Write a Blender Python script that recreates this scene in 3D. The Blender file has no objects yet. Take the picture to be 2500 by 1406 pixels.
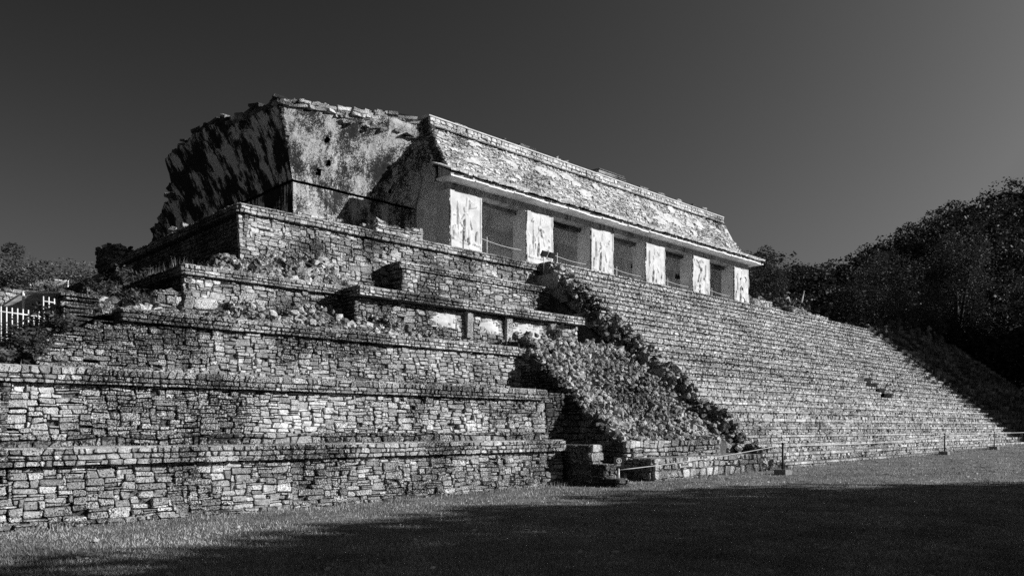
import bpy, math
import numpy as np
from mathutils import Vector

# ------------------------------------------------------------------ camera, sky, sun, exposure
SC = bpy.context.scene
COL = SC.collection
rng = np.random.default_rng(11)
EYE = np.array([0.0, 0.0, 1.7])
AZ, PITCH, FPX = math.radians(46.1), 0.0, 1923.0      # level camera with a rising front, so uprights stay upright
cam_d = bpy.data.cameras.new('camera'); cam = bpy.data.objects.new('camera', cam_d); COL.objects.link(cam)
cam_d.sensor_width = 36.0; cam_d.lens = 36.0 * FPX / 2500.0
cam_d.shift_y = 342.0 / 2500.0
cam_d.clip_start = 0.1; cam_d.clip_end = 3000
cam.location = EYE; cam.rotation_euler = (math.pi / 2 + PITCH, 0, AZ - math.pi / 2)
SC.camera = cam

SUN = Vector((0.75, -1.0, 0.46)).normalized()
world = bpy.data.worlds.new('World'); SC.world = world; world.use_nodes = True
nt = world.node_tree; nt.nodes.clear()
sky = nt.nodes.new('ShaderNodeTexSky'); sky.sky_type = 'NISHITA'; sky.sun_disc = False
sky.sun_elevation = math.asin(SUN.z); sky.sun_rotation = math.atan2(SUN.x, SUN.y)
sky.air_density = 1.0; sky.dust_density = 7.0; sky.ozone_density = 1.0
# black-and-white conversion of the sky, as by a channel mixer with a red filter: 5/3 red - 2/3 blue
sep = nt.nodes.new('ShaderNodeSeparateColor')
mr = nt.nodes.new('ShaderNodeMath'); mr.operation = 'MULTIPLY'; mr.inputs[1].default_value = 1.667
mb = nt.nodes.new('ShaderNodeMath'); mb.operation = 'MULTIPLY'; mb.inputs[1].default_value = 0.667
sb_ = nt.nodes.new('ShaderNodeMath'); sb_.operation = 'SUBTRACT'
mx_ = nt.nodes.new('ShaderNodeMath'); mx_.operation = 'MAXIMUM'; mx_.inputs[1].default_value = 0.0
bg = nt.nodes.new('ShaderNodeBackground'); bg.inputs[1].default_value = 0.078
out = nt.nodes.new('ShaderNodeOutputWorld')
nt.links.new(sky.outputs[0], sep.inputs[0]); nt.links.new(sep.outputs[0], mr.inputs[0]); nt.links.new(sep.outputs[2], mb.inputs[0])
nt.links.new(mr.outputs[0], sb_.inputs[0]); nt.links.new(mb.outputs[0], sb_.inputs[1]); nt.links.new(sb_.outputs[0], mx_.inputs[0])
# the lamp carries the sun's own glare, so the sky's aureole is held to a little above the brightest sky in view
cp = nt.nodes.new('ShaderNodeMath'); cp.operation = 'MINIMUM'; cp.inputs[1].default_value = 1.7
nt.links.new(mx_.outputs[0], cp.inputs[0]); nt.links.new(cp.outputs[0], bg.inputs[0]); nt.links.new(bg.outputs[0], out.inputs[0])

sun_d = bpy.data.lights.new('sun', 'SUN'); sun_d.energy = 5.0; sun_d.angle = math.radians(0.53); sun_d.color = (1, 1, 1)
sun = bpy.data.objects.new('sun', sun_d); COL.objects.link(sun)
sun.rotation_euler = SUN.to_track_quat('Z', 'Y').to_euler(); sun.location = (30, -40, 60)
SC.view_settings.view_transform = 'Standard'; SC.view_settings.look = 'None'
SC.view_settings.exposure = 0.35; SC.view_settings.gamma = 1.0
SC.render.engine = 'CYCLES'; SC.cycles.use_denoising = False
SC.cycles.max_bounces = 6; SC.cycles.diffuse_bounces = 5; SC.cycles.transparent_max_bounces = 4

# ------------------------------------------------------------------ noise helpers
_TAB = np.random.default_rng(3).random((256, 256))
def vnoise(x, y, seed=0):
    x = np.asarray(x, float) + seed * 17.3; y = np.asarray(y, float) + seed * 9.7
    xi = np.floor(x).astype(int); yi = np.floor(y).astype(int); fx = x - xi; fy = y - yi
    fx = fx * fx * (3 - 2 * fx); fy = fy * fy * (3 - 2 * fy)
    a = _TAB[xi & 255, yi & 255]; b = _TAB[(xi + 1) & 255, yi & 255]
    c = _TAB[xi & 255, (yi + 1) & 255]; d = _TAB[(xi + 1) & 255, (yi + 1) & 255]
    return (a * (1 - fx) + b * fx) * (1 - fy) + (c * (1 - fx) + d * fx) * fy
def fbm(x, y, seed=0, octv=4):
    s = 0; a = 0.5; t = 0
    for i in range(octv):
        s = s + a * vnoise(x * 2 ** i, y * 2 ** i, seed + i * 5); t += a; a *= 0.5
    return s / t
def smooth(e0, e1, x):
    t = np.clip((x - e0) / (e1 - e0), 0, 1); return t * t * (3 - 2 * t)

# ------------------------------------------------------------------ materials
def new_mat(name):
    m = bpy.data.materials.new(name); m.use_nodes = True
    n = m.node_tree; b = n.nodes['Principled BSDF']; b.inputs['Roughness'].default_value = 0.9
    b.inputs['Specular IOR Level'].default_value = 0.2
    return m, n, b
def nd(n, t, **kw):
    x = n.nodes.new(t)
    for k, v in kw.items(): setattr(x, k, v)
    return x
def math_(n, op, a, b=None, clamp=False):
    x = n.nodes.new('ShaderNodeMath'); x.operation = op; x.use_clamp = clamp
    for i, v in enumerate((a, b)):
        if v is None: continue
        if isinstance(v, (int, float)): x.inputs[i].default_value = v
        else: n.links.new(v, x.inputs[i])
    return x.outputs[0]
def ramp(n, v, a, b, lo=0.0, hi=1.0):
    x = n.nodes.new('ShaderNodeMapRange'); x.clamp = True; x.interpolation_type = 'SMOOTHSTEP'
    n.links.new(v, x.inputs[0])
    for i, q in enumerate((a, b, lo, hi)): x.inputs[1 + i].default_value = q
    return x.outputs[0]
def noise(n, vec, scale, detail=4.0, rough=0.55, dist=0.0):
    x = n.nodes.new('ShaderNodeTexNoise'); x.inputs['Scale'].default_value = scale
    x.inputs['Detail'].default_value = detail; x.inputs['Roughness'].default_value = rough; x.inputs['Distortion'].default_value = dist
    n.links.new(vec, x.inputs['Vector']); return x.outputs[0]
def mixv(n, f, a, b):
    x = n.nodes.new('ShaderNodeMix'); x.data_type = 'FLOAT'
    for i, v in ((0, f), (2, a), (3, b)):
        if isinstance(v, (int, float)): x.inputs[i].default_value = v
        else: n.links.new(v, x.inputs[i])
    return x.outputs[0]
def bump(n, b, h, strength, dist):
    x = n.nodes.new('ShaderNodeBump'); x.inputs['Strength'].default_value = strength; x.inputs['Distance'].default_value = dist
    n.links.new(h, x.inputs['Height']); n.links.new(x.outputs[0], b.inputs['Normal'])
def position(n, stretch=None):
    g = n.nodes.new('ShaderNodeNewGeometry').outputs['Position']
    if stretch is None: return g
    m = n.nodes.new('ShaderNodeMapping'); m.inputs['Scale'].default_value = stretch
    n.links.new(g, m.inputs[0]); return m.outputs[0]

def stone_mat(name, lo, hi, lich=(0.42, 0.62), dark=0.025, bstr=0.9, fine=26.0, cover=1.0):
    m, n, b = new_mat(name); P = position(n)
    isl = n.nodes.new('ShaderNodeNewGeometry').outputs['Random Per Island']
    obj = n.nodes.new('ShaderNodeObjectInfo').outputs['Random']
    r = math_(n, 'FRACT', math_(n, 'ADD', isl, obj))
    tone = mixv(n, math_(n, 'POWER', r, 1.25), lo, hi)
    big = noise(n, P, 0.55, 3.0)
    mid = noise(n, P, 7.0, 6.0, 0.7)
    spk = noise(n, P, fine, 6.0, 0.75)
    # blackened lichen: speckles whose density follows large patches of growth
    grow = math_(n, 'ADD', math_(n, 'MULTIPLY', math_(n, 'SUBTRACT', big, 0.25), cover), math_(n, 'MULTIPLY', mid, 0.5))
    grow = math_(n, 'ADD', grow, math_(n, 'MULTIPLY', math_(n, 'SUBTRACT', spk, 0.5), 1.9))
    mask = ramp(n, grow, lich[0], lich[1])
    tone2 = math_(n, 'MULTIPLY', tone, ramp(n, mid, 0.3, 0.7, 0.55, 1.35))
    col = mixv(n, mask, tone2, dark)
    n.links.new(col, b.inputs['Base Color'])
    h = math_(n, 'ADD', math_(n, 'MULTIPLY', mid, 0.9), math_(n, 'MULTIPLY', spk, 0.9))
    bump(n, b, h, bstr, 0.055)
    return m
M = {}
M['stone'] = stone_mat('limestone', 0.32, 0.78, lich=(0.40, 0.66), fine=36)
M['stair_stone'] = stone_mat('stair_limestone', 0.34, 0.74, lich=(0.40, 0.64), fine=34, cover=.6)
M['stone_mid'] = stone_mat('weathered_limestone', 0.22, 0.6, lich=(0.42, 0.62))
M['stone_light'] = stone_mat('pale_limestone', 0.42, 0.86, lich=(0.46, 0.72), fine=36)
M['stone_dark'] = stone_mat('shaded_lichened_limestone', 0.14, 0.40, lich=(0.36, 0.56))  # darker copy for faces out of the sun; their shade is in the colour
M['boulder'] = stone_mat('rubble_limestone', 0.2, 0.66, lich=(0.44, 0.68), fine=22, bstr=.8)
M['roof_stone'] = stone_mat('roof_limestone', 0.5, 0.8, lich=(0.53, 0.76), fine=22)
M['mortar'] = stone_mat('earthy_mortar', 0.10, 0.18, bstr=1.0)
M['ledge'] = stone_mat('ledge_stone', 0.30, 0.55, lich=(0.5, 0.7))
M['deck'] = stone_mat('paved_deck', 0.6, 0.75, lich=(0.7, 0.9))

def plain_mat(name, v, rough=0.6, var=0.15, scale=8.0, bs=0.0, spec=0.3):
    m, n, b = new_mat(name); P = position(n)
    f = noise(n, P, scale, 5.0, 0.6)
    n.links.new(ramp(n, f, 0.3, 0.7, v * (1 - var), v * (1 + var)), b.inputs['Base Color'])
    b.inputs['Roughness'].default_value = rough; b.inputs['Specular IOR Level'].default_value = spec
    if bs: bump(n, b, f, bs, 0.03)
    return m
M['white_paint'] = plain_mat('white_paint', 0.75, 0.5)
M['dark_metal'] = plain_mat('dark_metal', 0.02, 0.5)
M['galvanised'] = plain_mat('galvanised', 0.5, 0.35, spec=0.5)
M['rope'] = plain_mat('rope', 0.5, 0.9, 0.2, 60)
def sheet_mat():
    m, n, b = new_mat('translucent_sheet'); P = position(n)
    t = ramp(n, noise(n, P, 1.5, 5, .6), .3, .7, .4, .75); n.links.new(t, b.inputs['Base Color'])
    tr = n.nodes.new('ShaderNodeBsdfTranslucent'); n.links.new(t, tr.inputs[0]); mx = n.nodes.new('ShaderNodeMixShader'); mx.inputs[0].default_value = .6
    n.links.new(b.outputs[0], mx.inputs[1]); n.links.new(tr.outputs[0], mx.inputs[2]); n.links.new(mx.outputs[0], n.nodes['Material Output'].inputs[0])
    return m
M['sheet'] = sheet_mat()
M['sign_black'] = plain_mat('sign_black', 0.012, 0.5)
M['concrete'] = plain_mat('concrete', 0.2, 0.9, 0.3, 20, 0.4)
M['black_hole'] = plain_mat('recess_shade', 0.02, 1.0)  # near-black backing of openings; their shade is put into the colour
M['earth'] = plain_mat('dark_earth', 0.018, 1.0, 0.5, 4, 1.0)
M['bark'] = plain_mat('bark', 0.06, 0.95, 0.4, 6, 0.8)
M['pale_bark'] = plain_mat('pale_bark', 0.45, 0.9, 0.2, 6, 0.5)
M['soffit'] = plain_mat('soffit_slab', 0.78, 0.9, 0.22, 3, 0.3)

def leaf_mat(name, v, var=0.5):
    m, n, b = new_mat(name); P = position(n)
    isl = n.nodes.new('ShaderNodeNewGeometry').outputs['Random Per Island']
    big = noise(n, P, 0.6, 5, .7)
    t = math_(n, 'MULTIPLY', ramp(n, isl, 0, 1, v * (1 - var), v * (1 + var)), ramp(n, big, 0.3, 0.7, 0.5, 1.5))
    n.links.new(t, b.inputs['Base Color']); b.inputs['Roughness'].default_value = 0.55
    b.inputs['Specular IOR Level'].default_value = 0.15
    tr = n.nodes.new('ShaderNodeBsdfTranslucent'); n.links.new(t, tr.inputs[0])
    mx = n.nodes.new('ShaderNodeMixShader'); mx.inputs[0].default_value = 0.25
    n.links.new(b.outputs[0], mx.inputs[1]); n.links.new(tr.outputs[0], mx.inputs[2])
    n.links.new(mx.outputs[0], n.nodes['Material Output'].inputs[0])
    return m
M['leaf'] = leaf_mat('foliage', 0.045)
M['forest'] = leaf_mat('forest_foliage', 0.036, .35)
M['leaf_light'] = leaf_mat('light_foliage', 0.10)
M['leaf_dark'] = leaf_mat('dark_foliage', 0.04)
M['dry_grass'] = leaf_mat('dry_grass', 0.38, 0.35)
M['grass'] = leaf_mat('lawn_grass', 0.32, 0.5)

def lawn_mat():
    m, n, b = new_mat('lawn'); P = position(n)
    f = noise(n, P, 40, 6, 0.75); g = noise(n, P, 1.3, 4); k = noise(n, P, 9, 3)
    t = math_(n, 'MULTIPLY', ramp(n, f, 0.3, 0.7, 0.07, 0.34), ramp(n, g, 0.3, 0.7, 0.7, 1.3))
    sx = n.nodes.new('ShaderNodeSeparateXYZ'); n.links.new(P, sx.inputs[0])        # forest floor on the hills, darkened so sunlit gaps between trees read dark
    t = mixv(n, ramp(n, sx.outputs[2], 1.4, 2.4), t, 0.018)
    n.links.new(t, b.inputs['Base Color'])
    bump(n, b, math_(n, 'ADD', f, math_(n, 'MULTIPLY', k, 0.6)), 1.0, 0.05)
    return m
M['lawn'] = lawn_mat()

def stucco_mat():
    m, n, b = new_mat('white_stucco'); P = position(n)
    f = noise(n, P, 14, 6, 0.7); g = noise(n, P, 2.2, 5); k = noise(n, P, 45, 4, 0.7)
    crack = ramp(n, math_(n, 'ADD', f, math_(n, 'MULTIPLY', k, 0.35)), 0.86, 0.96)
    t = mixv(n, crack, ramp(n, g, 0.3, 0.7, 0.44, 0.6), 0.10)
    n.links.new(t, b.inputs['Base Color'])
    bump(n, b, math_(n, 'ADD', f, math_(n, 'MULTIPLY', k, 0.4)), 0.3, 0.03)
    return m
M['stucco'] = stucco_mat()
def render_mat(name, lo, hi, st, dark, sc=(1, 1, 0.16), thr=(0.46, 0.58), bs=0.8, speck=1.0, gk=0.25):
    """old lime plaster with dark run-off streaks and pitting"""
    m, n, b = new_mat(name); P = position(n); V = position(n, sc)
    s1 = noise(n, V, st, 5, 0.7, 0.6); s2 = noise(n, V, st * 3.5, 4, 0.7)
    f = noise(n, P, 13, 7, 0.8); g = noise(n, P, 0.8, 3); k = noise(n, P, 40, 5, 0.75)
    st_ = math_(n, 'ADD', math_(n, 'MULTIPLY', s1, 0.55), math_(n, 'MULTIPLY', s2, 0.25))
    st_ = math_(n, 'ADD', st_, math_(n, 'MULTIPLY', math_(n, 'SUBTRACT', g, 0.5), gk)); st_ = math_(n, 'ADD', st_, 0.125)
    st_ = math_(n, 'ADD', st_, math_(n, 'MULTIPLY', math_(n, 'SUBTRACT', f, 0.5), 0.55 * speck))
    st_ = math_(n, 'ADD', st_, math_(n, 'MULTIPLY', math_(n, 'SUBTRACT', k, 0.5), 0.6 * speck))
    mask = ramp(n, st_, thr[0], thr[1])
    t = mixv(n, mask, ramp(n, g, 0.3, 0.7, lo, hi), dark)
    n.links.new(t, b.inputs['Base Color'])
    bump(n, b, math_(n, 'ADD', f, math_(n, 'MULTIPLY', k, 0.5)), bs, 0.05)
    return m
M['vault_front'] = render_mat('pitted_vault_plaster', 0.46, 0.72, 2.2, 0.025, thr=(0.44, 0.56), speck=1.5, bs=1.0, gk=.9)
M['vault_end'] = render_mat('streaked_vault_plaster', 0.46, 0.62, 2.0, 0.012, sc=(1, 1, 0.10), thr=(0.46, 0.53), speck=0.45, bs=0.6, gk=.75)
M['inner_wall'] = render_mat('inner_plaster', 0.5, 0.72, 1.0, 0.10, sc=(1, 1, .35), thr=(0.47, 0.72), speck=0.7, bs=0.6)
M['pier_plaster'] = render_mat('pier_plaster', 0.62, 0.8, 1.4, 0.2, sc=(1, 1, .35), thr=(0.52, 0.78), speck=0.8, bs=0.7)
M['lintel'] = render_mat('lintel_plaster', 0.34, 0.55, 3.0, 0.06, thr=(0.48, 0.66), speck=0.5, bs=0.4)

# ------------------------------------------------------------------ mesh helpers
def link_mesh(name, me, mat, parent=None, loc=None, **tags):
    if mat is not None: me.materials.append(mat)
    o = bpy.data.objects.new(name, me); COL.objects.link(o)
    if parent is not None: o.parent = parent
    if loc is not None: o.location = loc
    for k, v in tags.items(): o[k] = v
    return o
def mesh_np(name, V, loops, totals, smooth_=False):
    me = bpy.data.meshes.new(name)
    V = np.ascontiguousarray(V, dtype=np.float32).reshape(-1, 3)
    me.vertices.add(len(V)); me.vertices.foreach_set('co', V.ravel())
    loops = np.ascontiguousarray(loops, dtype=np.int32).ravel(); totals = np.ascontiguousarray(totals, dtype=np.int32).ravel()
    me.loops.add(len(loops)); me.loops.foreach_set('vertex_index', loops)
    me.polygons.add(len(totals))
    starts = np.concatenate(([0], np.cumsum(totals)[:-1])).astype(np.int32)
    me.polygons.foreach_set('loop_start', starts); me.polygons.foreach_set('loop_total', totals)
    me.polygons.foreach_set('use_smooth', np.full(len(totals), bool(smooth_)))
    me.update(calc_edges=True); return me
def mesh_py(name, V, F, smooth_=False):
    loops = [i for f in F for i in f]
    return mesh_np(name, V, loops, [len(f) for f in F], smooth_)
def empty(name, loc, label, cat, group=None):
    o = bpy.data.objects.new(name, None); COL.objects.link(o); o.location = loc; o.empty_display_size = 0.3
    o['label'] = label; o['category'] = cat
    if group: o['group'] = group
    return o
def child(name, me, mat, thing, **tags):
    """a part whose mesh is given in world space"""
    o = link_mesh(name, me, mat, None, **tags)
    o.parent = thing; o.location = -Vector(thing.location)
    return o
BOXF = [(0, 3, 2, 1), (4, 5, 6, 7), (0, 1, 5, 4), (1, 2, 6, 5), (2, 3, 7, 6), (3, 0, 4, 7)]
def box_v(x0, x1, y0, y1, z0, z1):
    return [(x0, y0, z0), (x1, y0, z0), (x1, y1, z0), (x0, y1, z0), (x0, y0, z1), (x1, y0, z1), (x1, y1, z1), (x0, y1, z1)]
def box_part(name, dims, mat, thing, jit=0.0, **tags):
    V = np.array(box_v(*dims))
    if jit: V = V + rng.normal(0, jit, V.shape)
    return child(name, mesh_py(name, V, BOXF), mat, thing, **tags)
def prism_part(name, prof, x0, x1, mat, thing, axis='x', **tags):
    n = len(prof)
    if axis == 'x': V = [(x0, a, b) for a, b in prof] + [(x1, a, b) for a, b in prof]
    else: V = [(a, x0, b) for a, b in prof] + [(a, x1, b) for a, b in prof]
    F = [tuple(range(n))[::-1], tuple(range(n, 2 * n))] + [(i, (i + 1) % n, n + (i + 1) % n, n + i) for i in range(n)]
    return child(name, mesh_py(name, V, F), mat, thing, **tags)
def tube_mesh(name, pts, r0, r1=None, seg=7, smooth_=True):
    pts = np.array(pts, float); n = len(pts); r1 = r0 if r1 is None else r1
    V = []; F = []
    for i in range(n):
        t = pts[min(i + 1, n - 1)] - pts[max(i - 1, 0)]; t /= np.linalg.norm(t) + 1e-9
        a = np.cross(t, (0.31, 0.2, 0.93) if abs(t[2]) < 0.9 else (1, 0, 0)); a /= np.linalg.norm(a); c = np.cross(t, a)
        r = r0 + (r1 - r0) * i / (n - 1)
        for k in range(seg):
            an = 2 * math.pi * k / seg; V.append(pts[i] + r * (math.cos(an) * a + math.sin(an) * c))
    for i in range(n - 1):
        for k in range(seg):
            k2 = (k + 1) % seg; F.append((i * seg + k, i * seg + k2, (i + 1) * seg + k2, (i + 1) * seg + k))
    F.append(tuple(range(seg))[::-1]); F.append(tuple((n - 1) * seg + k for k in range(seg)))
    return mesh_py(name, V, F, smooth_)
def join_np(parts):
    V = []; L = []; T = []; o = 0
    for v, l, t in parts:
        V.append(v); L.append(np.asarray(l) + o); T.append(t); o += len(v)
    return np.concatenate(V), np.concatenate(L), np.concatenate(T)

# ------------------------------------------------------------------ masonry
_q = []
for r in (0, 1):
    for k in range(8): _q += [r * 8 + k, r * 8 + (k + 1) % 8, (r + 1) * 8 + (k + 1) % 8, (r + 1) * 8 + k]
_s = []
for r in (0, 1):
    for k in range(4): _s += [r * 4 + k, r * 4 + (k + 1) % 4, (r + 1) * 4 + (k + 1) % 4, (r + 1) * 4 + k]
SI_LOOPS = np.array(_s + [8 + k for k in range(4)], dtype=np.int32); SI_TOT = np.array([4] * 9, dtype=np.int32)
ST_LOOPS = np.array(_q + [16 + k for k in range(8)], dtype=np.int32); ST_TOT = np.array([4] * 16 + [8], dtype=np.int32)

def cells(L, H, hm, wm, hv=0.25, wv=0.4, split=0.14, wave=0.16):
    """courses of stones of uneven height and width over an L x H face: corner data per stone"""
    out = []
    ts = [0.0]
    while ts[-1] < H - 0.35 * hm:
        ts.append(ts[-1] + hm * float(np.clip(rng.normal(1, hv), 0.5, 1.7)))
    ts[-1] = H
    if len(ts) < 2: ts = [0.0, H]
    ng = int(L / 0.45) + 3; gx = np.linspace(-0.3, L + 0.3, ng)
    wob = [rng.normal(0, wave * hm, ng) for _ in ts]; wob[0] *= 0.15; wob[-1] *= 0.25
    def tt(k, s): return ts[k] + float(np.interp(s, gx, wob[k]))
    for k in range(len(ts) - 1):
        s = 0.0; h = ts[k + 1] - ts[k]; lb = lt = 0.0
        while s < L - 1e-6:
            w = wm * float(np.clip(rng.lognormal(-0.08, wv), 0.38, 2.3))
            e = s + w
            if L - e < 0.4 * wm: e = L
            if e >= L: rb = rt = L
            else:
                d = rng.normal(0, 0.12 * min(h, 0.25)); rb, rt = e + d, e - d
            c = (lb, rb, lt, rt, tt(k, lb), tt(k, rb), tt(k + 1, lt), tt(k + 1, rt))
            if rng.random() < split and h > 0.09:
                f = rng.uniform(0.35, 0.65)
                m0, m1 = c[4] + (c[6] - c[4]) * f, c[5] + (c[7] - c[5]) * f
                ml, mr = lb + (lt - lb) * f, rb + (rt - rb) * f
                out.append((lb, rb, ml, mr, c[4], c[5], m0, m1)); out.append((ml, mr, lt, rt, m0, m1, c[6], c[7]))
            else: out.append(c)
            s = e; lb, lt = rb, rt
    return np.array(out)

def cells_rag(L, H, hm, wm, warp=.22):
    """random rubble: blocks of many sizes fitted together, no through courses"""
    du = wm / 3.2; dv = hm / 2.0
    nu = max(2, int(round(L / du))); nv = max(2, int(round(H / dv))); du = L / nu; dv = H / nv
    occ = np.zeros((nu, nv), bool); rect = []
    for j in range(nv):
        i = 0
        while i < nu:
            if occ[i, j]: i += 1; continue
            r = rng.random()
            if r < .07: w, h = rng.integers(5, 8), rng.integers(3, 5)
            elif r < .55: w, h = rng.integers(3, 6), rng.integers(2, 4)
            elif r < .82: w, h = rng.integers(2, 5), rng.integers(1, 3)
            elif r < .88: w, h = rng.integers(1, 3), rng.integers(2, 4)
            else: w, h = rng.integers(3, 7), 1
            w = int(min(w, nu - i)); h = int(min(h, nv - j))
            k = 0
            while k < w and not occ[i + k, j]: k += 1
            w = k
            if nu - (i + w) == 1 and not occ[i + w, j]: w += 1
            q = 1
            while q < h and not occ[i:i + w, j + q].any(): q += 1
            occ[i:i + w, j:j + q] = True; rect.append((i, i + w, j, j + q)); i += w
    R = np.array(rect, float); sd = rng.uniform(0, 90)
    def W(a, b):
        s = a * du; t = b * dv
        fs = np.minimum(1, np.minimum(a, nu - a)); ft = np.minimum(1, np.minimum(b, nv - b))
        s2 = s + (vnoise(s / (1.3 * hm) + sd, t / (1.3 * hm)) - .5) * 2.4 * warp * wm * fs * .6
        t2 = t + (vnoise(s / (1.6 * hm), t / (1.6 * hm) + sd) - .5) * 2.6 * warp * hm * ft
        return s2, t2
    a, b, c, d = R.T
    lb, tlb = W(a, c); rb, trb = W(b, c); lt, tlt = W(a, d); rt, trt = W(b, d)
    return np.stack([lb, rb, lt, rt, tlb, trb, tlt, trt], 1)

def stones_from_cells(C, frame, gap=0.012, proud=0.04, dome=0.009, tilt=0.10, back=0.10, simple=False):
    n = len(C)
    if n == 0: return np.zeros((0, 24, 3)), np.zeros(0)
    lb, rb, lt, rt, tlb, trb, tlt, trt = C.T
    w = 0.5 * ((rb - lb) + (rt - lt)); h = 0.5 * ((tlt - tlb) + (trt - trb))
    R = lambda a, b: rng.uniform(a, b, n)
    P = np.zeros((n, 8, 2))
    def put(i, sa, ta, sb, tb, f):          # a point f of the way from corner a to corner b
        P[:, i, 0] = sa + (sb - sa) * f; P[:, i, 1] = ta + (tb - ta) * f
    put(0, lb, tlb, rb, trb, R(.02, .17)); put(1, rb, trb, lb, tlb, R(.02, .17))
    put(2, rb, trb, rt, trt, R(.05, .24)); put(3, rt, trt, rb, trb, R(.05, .24))
    put(4, rt, trt, lt, tlt, R(.02, .17)); put(5, lt, tlt, rt, trt, R(.02, .17))
    put(6, lt, tlt, lb, tlb, R(.05, .24)); put(7, lb, tlb, lt, tlt, R(.05, .24))
    c = P.mean(1, keepdims=True)
    g = gap * R(.5, 1.9)
    fs = np.clip(1 - 2 * g / np.maximum(w, .03), .55, .99)[:, None]; ft = np.clip(1 - 2 * g / np.maximum(h, .03), .5, .99)[:, None]
    D = P - c; D[:, :, 0] *= fs; D[:, :, 1] *= ft
    m = np.minimum(w, h)[:, None, None]
    D = D + rng.normal(0, 0.035, D.shape) * m
    p = (R(0, 1) ** 1.3 * proud)[:, None]
    ks = rng.normal(0, tilt, (n, 1)); kt = rng.normal(0, tilt, (n, 1))
    V = np.zeros((n, 24, 3))
    def ring(i, scale, depth):
        E = D * scale
        V[:, i * 8:i * 8 + 8, 0] = c[:, :, 0] + E[:, :, 0]; V[:, i * 8:i * 8 + 8, 1] = c[:, :, 1] + E[:, :, 1]
        V[:, i * 8:i * 8 + 8, 2] = depth
    ring(0, 1.0, -back)
    d1 = p + ks * D[:, :, 0] * .5 + kt * D[:, :, 1] * .5 + rng.normal(0, .004, (n, 8))
    ring(1, 0.97, d1)
    sc = R(.76, .92)[:, None, None]
    d2 = p + (dome * R(.3, 1.6))[:, None] + ks * D[:, :, 0] + kt * D[:, :, 1] + rng.normal(0, .006, (n, 8))
    ring(2, sc, d2)
    if simple: V = V[:, [0, 2, 4, 6, 8, 10, 12, 14, 16, 18, 20, 22]]
    return frame(V), w * h

def frame_wall(O, U, N, batter=0.0):
    O = np.array(O, float); U = np.array(U, float); N = np.array(N, float); Z = np.array((0, 0, 1.0)) - N * batter
    return lambda V: O + V[..., 0:1] * U + V[..., 1:2] * Z + V[..., 2:3] * N
fwd = np.array((math.cos(AZ), math.sin(AZ))); rgt = np.array((math.sin(AZ), -math.cos(AZ)))
def view_px(P):
    """where a world point falls in the photograph, only used to find which stones show largest"""
    d = P - EYE; dep = d[..., 0] * fwd[0] + d[..., 1] * fwd[1]; lat = d[..., 0] * rgt[0] + d[..., 1] * rgt[1]
    zc = dep * math.cos(PITCH) + d[..., 2] * math.sin(PITCH); yc = -dep * math.sin(PITCH) + d[..., 2] * math.cos(PITCH)
    zc = np.maximum(zc, .1)
    return 1250 + FPX * lat / zc, 1045 - FPX * yc / zc, zc
class Masonry:
    """collects the stones of one thing; the ones that show largest become parts, the rest one mass"""
    def __init__(self, thing): self.t = thing; self.items = {}
    def add(self, VA, mat='stone', vis=1.0):
        V, A = VA
        if len(V): self.items.setdefault((mat, V.shape[1]), []).append((V, A * vis))
    def wall(self, O, U, N, L, H, hm, wm, mat='stone', batter=0.0, keep=None, vis=1.0, ckw={}, rag=False, **kw):
        C = cells_rag(L, H, hm, wm) if rag else cells(L, H, hm, wm, **ckw)
        if keep is not None:
            C = C[np.array([keep(0.5 * (c[0] + c[1]), 0.5 * (c[4] + c[6])) for c in C], dtype=bool)]
        if rag: C = C[(rng.random(len(C)) > .03) | ((C[:, 1] - C[:, 0]) * (C[:, 6] - C[:, 4]) > .03)]
        self.add(stones_from_cells(C, frame_wall(O, U, N, batter), **kw), mat, vis)
    def finish(self, k=300, parents=None, name='stone'):
        tot = []
        for mat, L in self.items.items():
            V = np.concatenate([a for a, b in L]); A = np.concatenate([b for a, b in L])
            x, y, z = view_px(V.mean(1)); inside = (x > 0) & (x < 2500) & (y > 0) & (y < 1406)
            score = np.where(inside, A / z ** 2, 0); tot.append((mat, V, score))
        allsc = np.concatenate([s for _, _, s in tot])
        thr = np.sort(allsc)[::-1][min(k, len(allsc)) - 1] if len(allsc) and k > 0 else 1e9
        left = k
        for mat, V, s in tot:
            big = np.where((s >= thr) & (s > 0))[0][:left]; left -= len(big)
            for i in big:
                c = V[i].mean(0); me = mesh_np(name, V[i] - c, *((ST_LOOPS, ST_TOT) if mat[1] == 24 else (SI_LOOPS, SI_TOT)))
                link_mesh(name, me, M[mat[0]], self.t, Vector(c) - Vector(self.t.location))
            rest = np.setdiff1d(np.arange(len(V)), big)
            if len(rest):
                n = len(rest)
                SL, STt = (ST_LOOPS, ST_TOT) if mat[1] == 24 else (SI_LOOPS, SI_TOT)
                L = (SL[None, :] + mat[1] * np.arange(n)[:, None]).ravel(); T = np.tile(STt, n)
                child('stone_fill', mesh_np('stone_fill', V[rest], L, T), M[mat[0]], self.t, kind='stuff')
XP, XM, YP, YM = (1, 0, 0), (-1, 0, 0), (0, 1, 0), (0, -1, 0)

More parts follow.
